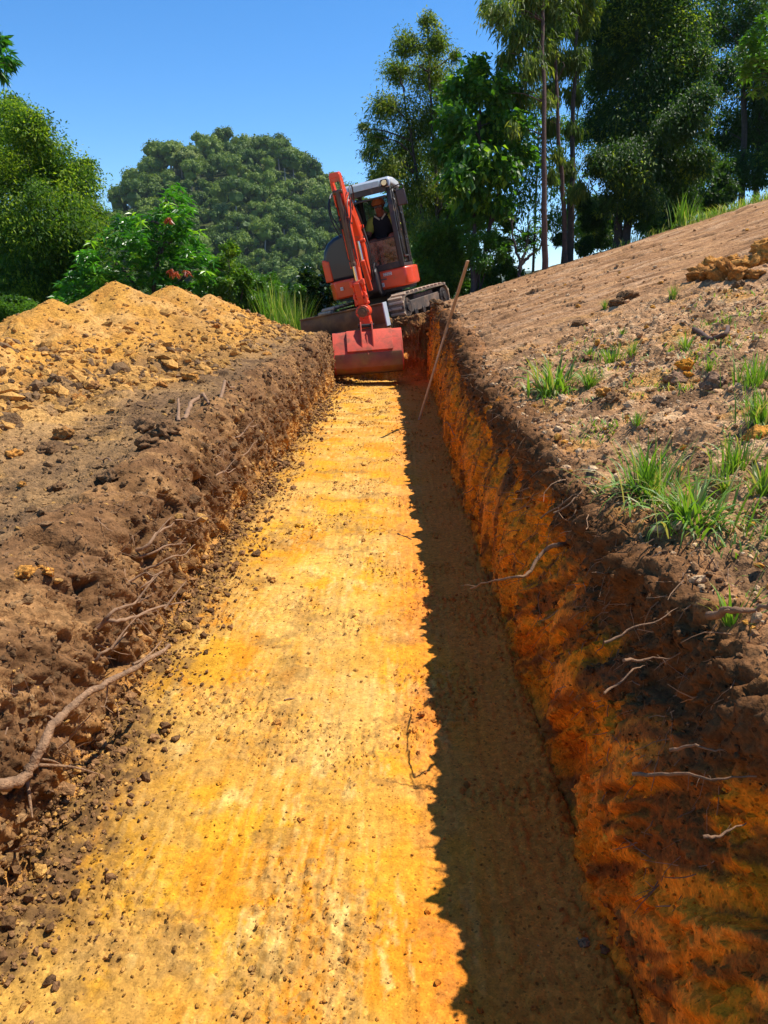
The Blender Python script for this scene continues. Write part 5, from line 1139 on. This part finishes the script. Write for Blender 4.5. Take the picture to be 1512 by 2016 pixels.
RRt = [([(1142, 1062), (1110, 1078), (1072, 1092), (1040, 1118), (1001, 1136), (925, 1159)], [.66, .55, .50, .45, .40, .33], .013, 'long pale-tipped root reaching out from the right wall toward the floor'),
       ([(957, 942), (925, 964), (898, 983)], [.58, .50, .44], .006, 'thin curved root on the far right wall'),
       ([(930, 839), (898, 848), (872, 853), (850, 848)], [.62, .54, .49, .46], .007, 'pale curled root farthest along the right wall'),
       ([(1190, 1265), (1260, 1235), (1335, 1196)], [.44, .50, .57], .004, 'straight thin root crossing the dark band of the right wall'),
       ([(1228, 1300), (1270, 1297), (1320, 1296)], [.46, .50, .54], .005, 'reddish horizontal root on the right wall below the straight thin one'),
       ([(1190, 1365), (1240, 1325), (1270, 1310)], [.44, .49, .52], .004, 'slanting thin root on the right wall'),
       ([(1246, 1524), (1330, 1524), (1400, 1530), (1490, 1529)], [.44, .48, .50, .55], .005, 'long level root low on the near right wall'),
       ([(1320, 1477), (1370, 1471), (1425, 1478)], [.50, .52, .55], .005, 'pale level root above the long level one'),
       ([(1385, 1648), (1430, 1640), (1470, 1620)], [.47, .50, .53], .004, 'short dark root low in the right foreground'),
       ([(1395, 1212), (1440, 1204), (1490, 1197), (1530, 1180)], [.56, .57, .60, .62], .011, 'thick root curling out under the lip at the right edge'),
       ([(1090, 1010), (1130, 985), (1150, 960)], [.50, .55, .60], .005, 'short root poking out below the lip'),
       ([(1065, 1020), (1115, 985), (1150, 970)], [.48, .53, .58], .004, 'thin root below the lip near the short one'),
       ([(1000, 1010), (1040, 990), (1075, 985)], [.50, .55, .58], .003, 'thread-like root hanging on the right wall'),
       ([(905, 700), (925, 740), (915, 748)], [.64, .60, .57], .004, 'dangling root loop on the far right wall')]
for px, xs, r_, lab in RRt: root(pathL(px, xs), r_ * .62, r_ * .16, M['root_shade'], lab)
root(onbank([(1365, 655), (1400, 672), (1425, 668), (1432, 655)], [.02, .02, .02, .03]), .012, .010, M['root_dark'], 'curved dark twig lying on the right slope')
root(onbank([(1420, 635), (1470, 618), (1515, 600)], [.01, .015, .01]), .006, .004, M['root'], 'straight pale stick lying on the right slope')
# fine rootlets: uncountable
def rootlets():
    m_ = MB()
    for k in range(1500):
        y = float(np.exp(rng.uniform(math.log(1.0), math.log(12)))); j = int(np.argmin(np.abs(ys - y)))
        right = rng.random() < .75
        if right: i = int(rng.uniform(iR0 + 45, iB0 + 4)); dx = -1
        else: i = int(rng.uniform(iL0 + 20, iF0 - 15)); dx = 1
        p = Vector(PP[j, i]); L = rng.uniform(.03, .15) * (.6 if y < 2 else 1); r_ = rng.uniform(.0006, .0018) * (1 + y * .09)
        d = Vector((dx * rng.uniform(.1, .6), rng.normal() * .6, rng.uniform(-1.1, .15))).normalized()
        q = [p - d * .02]; 
        for s in range(4): d = (d + Vector((rng.normal(), rng.normal(), rng.normal() - .25)) * .28).normalized(); q.append(q[-1] + d * L / 4)
        m_.tube(q, [r_ * (1 - .15 * t) for t in range(5)], 3, cap=False)
    o = m_.build('rootlets', M['root'], smooth=False); tag(o, 'fine hair-like rootlets bristling from both trench walls', 'rootlets', kind='stuff')
rootlets()

# ================================================================== STONES AND CLODS
def ico(sub):
    bm = bmesh.new(); bmesh.ops.create_icosphere(bm, subdivisions=sub, radius=1)
    V = np.array([v.co[:] for v in bm.verts]); F = np.array([[v.index for v in f.verts] for f in bm.faces]); bm.free(); return V, F
def rocky(sub, seed, amp=.35):
    V, F = ico(sub); r2 = np.random.default_rng(seed)
    for _ in range(9):                                   # facets: cut by random planes
        d = r2.normal(size=3); d /= np.linalg.norm(d); h_ = r2.uniform(.55, .9); t = V @ d; V = np.where((t > h_)[:, None], V - d[None] * (t - h_)[:, None], V)
    V *= (1 + amp * fbm(V[:, 0] * 2 + seed, V[:, 1] * 2 + V[:, 2] * 1.7, 3, seed))[:, None]
    return V * np.array([1, .85, .65]), F
def stone(px, py, size, col_, lab, cat='stone', sub=4, mat=None, amp=.35, name='stone'):
    p = hit(px, py); V, F = rocky(sub, int(px * 7 + py), amp); a = rng.random() * 6.28; c_, s_ = math.cos(a), math.sin(a)
    V *= (1 + .10 * billow(V[:, 0] * 5 + 3, V[:, 1] * 5 + V[:, 2] * 4, 3, int(px)))[:, None]
    V = V @ np.array([[c_, s_, 0], [-s_, c_, 0], [0, 0, 1]]) * size
    cc = np.ones((len(V), 1)) * np.array(col_); cc = mixc(cc, np.array(col_) * .55, sst(0, .5, fbm(V[:, 0] / size * 2, V[:, 1] / size * 2 + V[:, 2] / size, 3, 5)))
    o = mesh_np(name, V, F, mat or M['soil'], None, True, col=cc); o.location = (p.x, p.y, p.z + size * .22); tag(o, lab, cat, 'loose stones and clods'); return o
och, och2, brn, gry = (.52, .25, .065), (.42, .19, .055), (.19, .11, .06), (.40, .23, .12)
for (px, py, s_, c_, lab) in [
    (1350, 722, .042, (.60, .25, .03), 'bright orange stone on the right slope'), (1354, 740, .022, (.60, .25, .03), 'small orange pebble touching the bright orange stone'),
    (1188, 778, .036, och, 'orange clod near the lip right of the grass tufts'), (1208, 790, .040, (.3, .17, .09), 'brown clod next to the orange clod near the lip'),
    (1490, 866, .045, (.58, .27, .05), 'orange stone at the right edge'), (1330, 752, .05, (.26, .16, .11), 'half-buried brown rock below the orange stone'),
    (1400, 760, .055, (.27, .17, .12), 'rounded brown rock right of the half-buried one'),
    (1235, 590, .085, brn, 'large dark clod where the graded soil begins'), (1215, 600, .06, brn, 'smaller dark clod beside the large dark clod'), (1140, 640, .05, brn, 'dark clod on the lip farther along'),
    (1385, 548, .11, och2, 'biggest ochre clod of the pile on the right slope'), (1425, 545, .12, och2, 'ochre clod beside the biggest one in the pile'), (1400, 530, .10, och, 'ochre clod on top of the pile on the right slope'), (1455, 545, .09, och2, 'ochre clod right of the biggest ones'),
    (1480, 525, .12, och, 'broad crumbly ochre clod right of the pile'), (1505, 510, .13, och, 'ochre clod at the right edge of the slope'), (1440, 515, .07, och, 'small ochre clod behind the pile'), (1485, 545, .06, och2, 'small dark-ochre clod at the foot of the pile'), (1500, 490, .09, och, 'ochre clod highest at the right edge'), (1455, 568, .05, (.2, .12, .07), 'brown clod just below the pile'),
    (1365, 545, .05, och2, 'small ochre clod at the left end of the pile'), (1300, 560, .03, och, 'small ochre lump left of the pile'), (1140, 605, .03, och, 'small ochre lump on the graded soil'),
    (724, 792, .035, (.40, .17, .06), 'lone reddish clod on the far trench floor'), (535, 1146, .022, (.40, .18, .05), 'orange-brown clod on the trench floor beside the wall debris'), (590, 1618, .014, (.42, .17, .04), 'small reddish clod on the near trench floor'),
    (545, 1425, .016, och, 'ochre flake in the crumbs on the trench floor'), (1150, 1860, .016, gry, 'pale pebble in the shaded strip of the floor'), (1190, 1870, .013, (.26, .13, .06), 'brown pebble next to the pale one in the shade'), (1060, 1868, .007, gry, 'tiny pale pebble in the shade'),
    (128, 860, .055, (.34, .17, .06), 'rounded brown rock at the foot of the left heaps'), (180, 765, .06, (.30, .15, .06), 'dark ochre block halfway up the left heap'), (375, 747, .06, och, 'pale ochre block at the foot of the heaps'), (388, 753, .035, och, 'ochre block touching the pale block'), (318, 762, .045, och2, 'ochre block left of the pale block'),
    (155, 787, .045, och2, 'ochre clod below the dark ochre block'), (28, 900, .04, och, 'ochre stone at the left edge of the bank'), (45, 955, .022, och, 'small ochre stone on the left bank'), (218, 945, .05, brn, 'angular dark clod on the left bank'), (325, 855, .075, brn, 'largest dark clod on the left bank'), (285, 850, .07, brn, 'dark clod left of the largest one'),
    (290, 880, .055, brn, 'dark clod in front of the largest one'), (115, 962, .03, brn, 'small dark clod on the left bank'), (95, 890, .045, brn, 'dark clod below the brown rock'), (45, 1132, .030, (.52, .25, .06), 'bright ochre lump on the dark soil near the left edge'), (92, 1128, .022, (.52, .25, .06), 'second bright ochre lump on the dark soil'),
    (75, 1118, .016, (.52, .25, .06), 'small bright ochre lump between the two larger ones'), (425, 645, .05, och2, 'brown-ochre block near the top of the rightmost heap'), (365, 623, .035, och2, 'small block high on the heaps'), (525, 700, .05, och, 'ochre block where the rightmost heap meets the bank'),
    (1258, 722, .03, (.4, .26, .16), 'pale brown stone on the right slope left of the orange stone'), (1300, 790, .028, (.42, .29, .2), 'pale chip of rock in the middle of the right slope'), (1245, 985, .03, (.2, .1, .05), 'dark clod at the lip left of the largest tuft'),
    (860, 600, .10, brn, 'dark lump of soil at the far lip beside the track'), (895, 628, .07, brn, 'dark soil lump on the far lip below the track'), (650, 655, .09, (.3, .18, .09), 'brown soil lump between the blade and the bucket'), (600, 690, .10, brn, 'shadowed clod at the far left lip'), (880, 605, .05, brn, 'small soil lump at the far lip')]:
    stone(px, py, s_, c_, lab, 'clod' if 'clod' in lab or 'lump' in lab else 'stone', amp=.5 if 'clod' in lab or 'lump' in lab else .3, name='clod' if 'clod' in lab or 'lump' in lab else 'stone')

# crumbs everywhere: uncountable
PRO = [rocky(1, 900 + k, .3) for k in range(6)]
def scatter(name, P3, size, cols, mat, lab, cat):
    Vs, Fs, Cs = [], [], []; off = 0; n = len(P3); pick = rng.integers(0, 6, n)
    for k in range(6):
        idx = np.where(pick == k)[0]; V0, F0 = PRO[k]; m = len(V0)
        q = rng.normal(size=(len(idx), 4)); q /= np.linalg.norm(q, axis=1, keepdims=True); w, x, y, z = q.T
        Rm = np.stack([1 - 2 * (y * y + z * z), 2 * (x * y - z * w), 2 * (x * z + y * w), 2 * (x * y + z * w), 1 - 2 * (x * x + z * z), 2 * (y * z - x * w), 2 * (x * z - y * w), 2 * (y * z + x * w), 1 - 2 * (x * x + y * y)], 1).reshape(-1, 3, 3)
        V = np.einsum('nij,mj->nmi', Rm, V0) * size[idx][:, None, None] * np.array([1, 1, .8]) + P3[idx][:, None, :]
        Vs.append(V.reshape(-1, 3)); Fs.append((F0[None] + (np.arange(len(idx)) * m)[:, None, None]).reshape(-1, 3) + off); off += len(idx) * m
        Cs.append(np.repeat(cols[idx], m, 0))
    o = mesh_np(name, np.concatenate(Vs), np.concatenate(Fs), mat, None, False, col=np.concatenate(Cs)); tag(o, lab, cat, kind='stuff')
def pick_sheet(i0, i1, n, ymin, ymax, dens=None, bias=1.0):
    """random grid points, even per picture area (log in distance)"""
    Y = np.exp(rng.uniform(math.log(ymin), math.log(ymax), n * 3)); j = np.clip(np.searchsorted(ys, Y), 1, ny - 2)
    i = rng.integers(i0, i1, n * 3); p = PP[j, i]
    keep = rng.random(n * 3) < (dens(p[:, 0], p[:, 1], p[:, 2]) if dens else 1.0)
    j, i, p = j[keep][:n], i[keep][:n], p[keep][:n]
    return p + rng.normal(size=p.shape) * np.array([.004, .006, 0]), CC[j, i]
def crumbs():
    # floor
    def dens(x, y, z): return np.clip(.10 + .9 * sst(.05, .5, fbm(x * 3, y * 2.2, 3, 9)) + .9 * np.exp(-(x - XLF(y)) / .10) + .6 * np.exp(-(XRF(y) - x) / .07), 0, 1)
    p, c = pick_sheet(iF0, iR0, 11000, .9, 12, dens); sz = .0022 * np.exp(rng.normal(size=len(p)) * .55) * (.75 + .28 * p[:, 1]); sz = np.clip(sz, .001, .03)
    c = c * rng.uniform(.6, 1.15, (len(c), 1)); scatter('soil_crumbs', p + np.array([0, 0, 1]) * sz[:, None] * .2, sz, c, M['soil'], 'loose crumbs of clay strewn over the trench floor', 'soil crumbs')
    # rubble heaped along the foot of the left wall
    def densf(x, y, z): return np.clip(np.exp(-(x - XLF(y)) / .07) * (.35 + sst(-.2, .3, fbm(y * 1.1, x * .6, 3, 77))), 0, 1)
    p, c = pick_sheet(iF0 - 14, iF0 + 50, 14000, .9, 12, densf); sz = np.clip(.0029 * np.exp(rng.normal(size=len(p)) * .7) * (.7 + .28 * p[:, 1]), .001, .03); c = np.array([.19, .105, .052]) * rng.uniform(.6, 1.6, (len(p), 1)); oc = rng.random(len(p)) < .2; c[oc] = np.array([.46, .26, .08])
    scatter('soil_crumbs', p + np.array([0, 0, 1]) * sz[:, None] * .4, sz, c, M['soil'], 'dark rubble fallen along the foot of the left wall', 'soil crumbs')
    # left bank and wall
    p, c = pick_sheet(max(0, iL0 - 170), iF0 - 4, 20000, 1.2, 13); ok = (p[:, 0] > -3.4); p, c = p[ok], c[ok]
    sz = np.clip(.0045 * np.exp(rng.normal(size=len(p)) * .6) * (.7 + .22 * p[:, 1]), .001, .045); c = c * rng.uniform(.6, 1.35, (len(c), 1))
    yel = rng.random(len(c)) < .10; c[yel] = np.array([.45, .26, .09]) * rng.uniform(.7, 1.1, (yel.sum(), 1))
    scatter('soil_crumbs', p, sz, c, M['soil'], 'loose dark crumbs and bits of clay covering the left bank and wall', 'soil crumbs')
    # bits held in the right wall
    p, c = pick_sheet(iR0 + 10, iB0 - 2, 9000, .9, 12); sz = np.clip(.0035 * np.exp(rng.normal(size=len(p)) * .6) * (.6 + .25 * p[:, 1]), .001, .03); c = c * rng.uniform(.6, 1.4, (len(c), 1))
    scatter('soil_crumbs', p, sz, c, M['soil'], 'small bits of clay and grit standing out of the right wall', 'soil crumbs')
    # right bank
    def densr(x, y, z): return np.clip(1.1 - sst(4.2, 6.2, y) * 1.06, 0, 1)
    p, c = pick_sheet(iB0 - 12, iB0 + 330, 27000, .9, 14, densr); sz = np.clip(.0045 * np.exp(rng.normal(size=len(p)) * .6) * (.55 + .25 * p[:, 1]), .001, .03)
    c = c * rng.uniform(.75, 1.5, (len(c), 1)); pl = rng.random(len(c)) < .34; c[pl] = np.array([.60, .42, .27]) * rng.uniform(.7, 1.15, (pl.sum(), 1)); ol = rng.random(len(c)) < .05; c[ol] = np.array([.52, .25, .05])
    scatter('gravel', p + np.array([0, 0, 1]) * sz[:, None] * .3, sz, c, M['soil'], 'pale chips and gravel scattered over the right bank', 'gravel')
    # broken end face of the trench
    j = rng.integers(np.searchsorted(ys, YEND - .25), np.searchsorted(ys, YEND + .75), 2600); i = rng.integers(iL0 + 10, iB0, 2600); p, c = PP[j, i], CC[j, i]
    sz = np.clip(.016 * np.exp(rng.normal(size=len(p)) * .6), .005, .06); c = c * rng.uniform(.6, 1.4, (len(c), 1))
    scatter('soil_crumbs', p, sz, c, M['soil'], 'broken clods on the end face of the trench behind the bucket', 'soil crumbs')
    # heaps
    Ps, Cs = [], []
    for (hx, hy, top, rad, _), f in zip(heap_specs, [h_ for h_ in range(6)]):
        fz = heap_height(hx, hy, top, rad, f); a = rng.random(7000) * 6.28; r_ = np.sqrt(rng.random(7000)) * rad * 1.1; x = hx + r_ * np.cos(a); y = hy + r_ * np.sin(a); z = fz(x, y); ok = (z > surf(x, y) - .01)
        Ps.append(np.stack([x, y, z], 1)[ok])
    p = np.concatenate(Ps); low = 1 - sst(.0, .5, p[:, 2] - surf(p[:, 0], p[:, 1])); keep = rng.random(len(p)) < (.35 + .65 * low); p, low = p[keep], low[keep]
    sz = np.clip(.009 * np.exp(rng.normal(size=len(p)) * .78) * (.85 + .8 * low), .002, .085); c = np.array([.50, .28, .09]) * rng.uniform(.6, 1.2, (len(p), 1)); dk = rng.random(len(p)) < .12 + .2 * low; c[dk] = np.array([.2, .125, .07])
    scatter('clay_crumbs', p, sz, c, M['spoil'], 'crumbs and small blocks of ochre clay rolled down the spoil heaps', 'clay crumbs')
crumbs()

# ================================================================== POLE AND STUMP
wood = mat_simple('weathered_wood', (.55, .38, .24), .8, var=.25, scale=20); wood2 = mat_simple('pale_wood', (.42, .25, .12), .75, var=.25, scale=18)
pole = empty('pole'); b0 = hit(824, 826); pole.location = b0; t0 = P(921, 513, 7.0) - b0; mid = t0 * .62
tag(pole, 'long thin wooden pole standing in the trench and leaning on the right lip', 'pole')
m_ = MB(); m_.tube([Vector((0, 0, -.02)), mid], .0125, 8); m_.build('lower_shaft', wood, pole)
m_ = MB(); q = (t0.to_track_quat('Z', 'Y')).to_matrix(); m_.box(mid.lerp(t0, .5) - t0.normalized() * .05, (.030, .014, (t0 - mid).length + .1), q); m_.build('upper_board', wood2, pole, bevel=.003)
st_p = hit(1146, 494); m_ = MB(); m_.tube([(0, 0, -.1), (.005, 0, .05), (0, 0, .13)], [.085, .075, .07], 14); sp = m_.build('stump', mat_simple('cut_stump', (.42, .30, .22), .85, var=.2), bevel=.006); sp.location = P(1146, 498, st_p.y); tag(sp, 'small cut wooden stump on the crest of the graded slope beneath the dense tree', 'stump')

# ================================================================== HAZE
hz = bpy.data.materials.new('haze'); hz.use_nodes = True; hn = hz.node_tree.nodes; hn.clear()
ho = hn.new('ShaderNodeOutputMaterial'); pv = hn.new('ShaderNodeVolumePrincipled'); pv.inputs['Color'].default_value = (.72, .84, 1.0, 1); pv.inputs['Density'].default_value = .00014; pv.inputs['Anisotropy'].default_value = .1
hz.node_tree.links.new(pv.outputs[0], ho.inputs['Volume'])
m_ = MB(); m_.box((0, 1240, 32), (3080, 2600, 150)); hb = m_.build('haze', hz, smooth=False); tag(hb, kind='stuff')
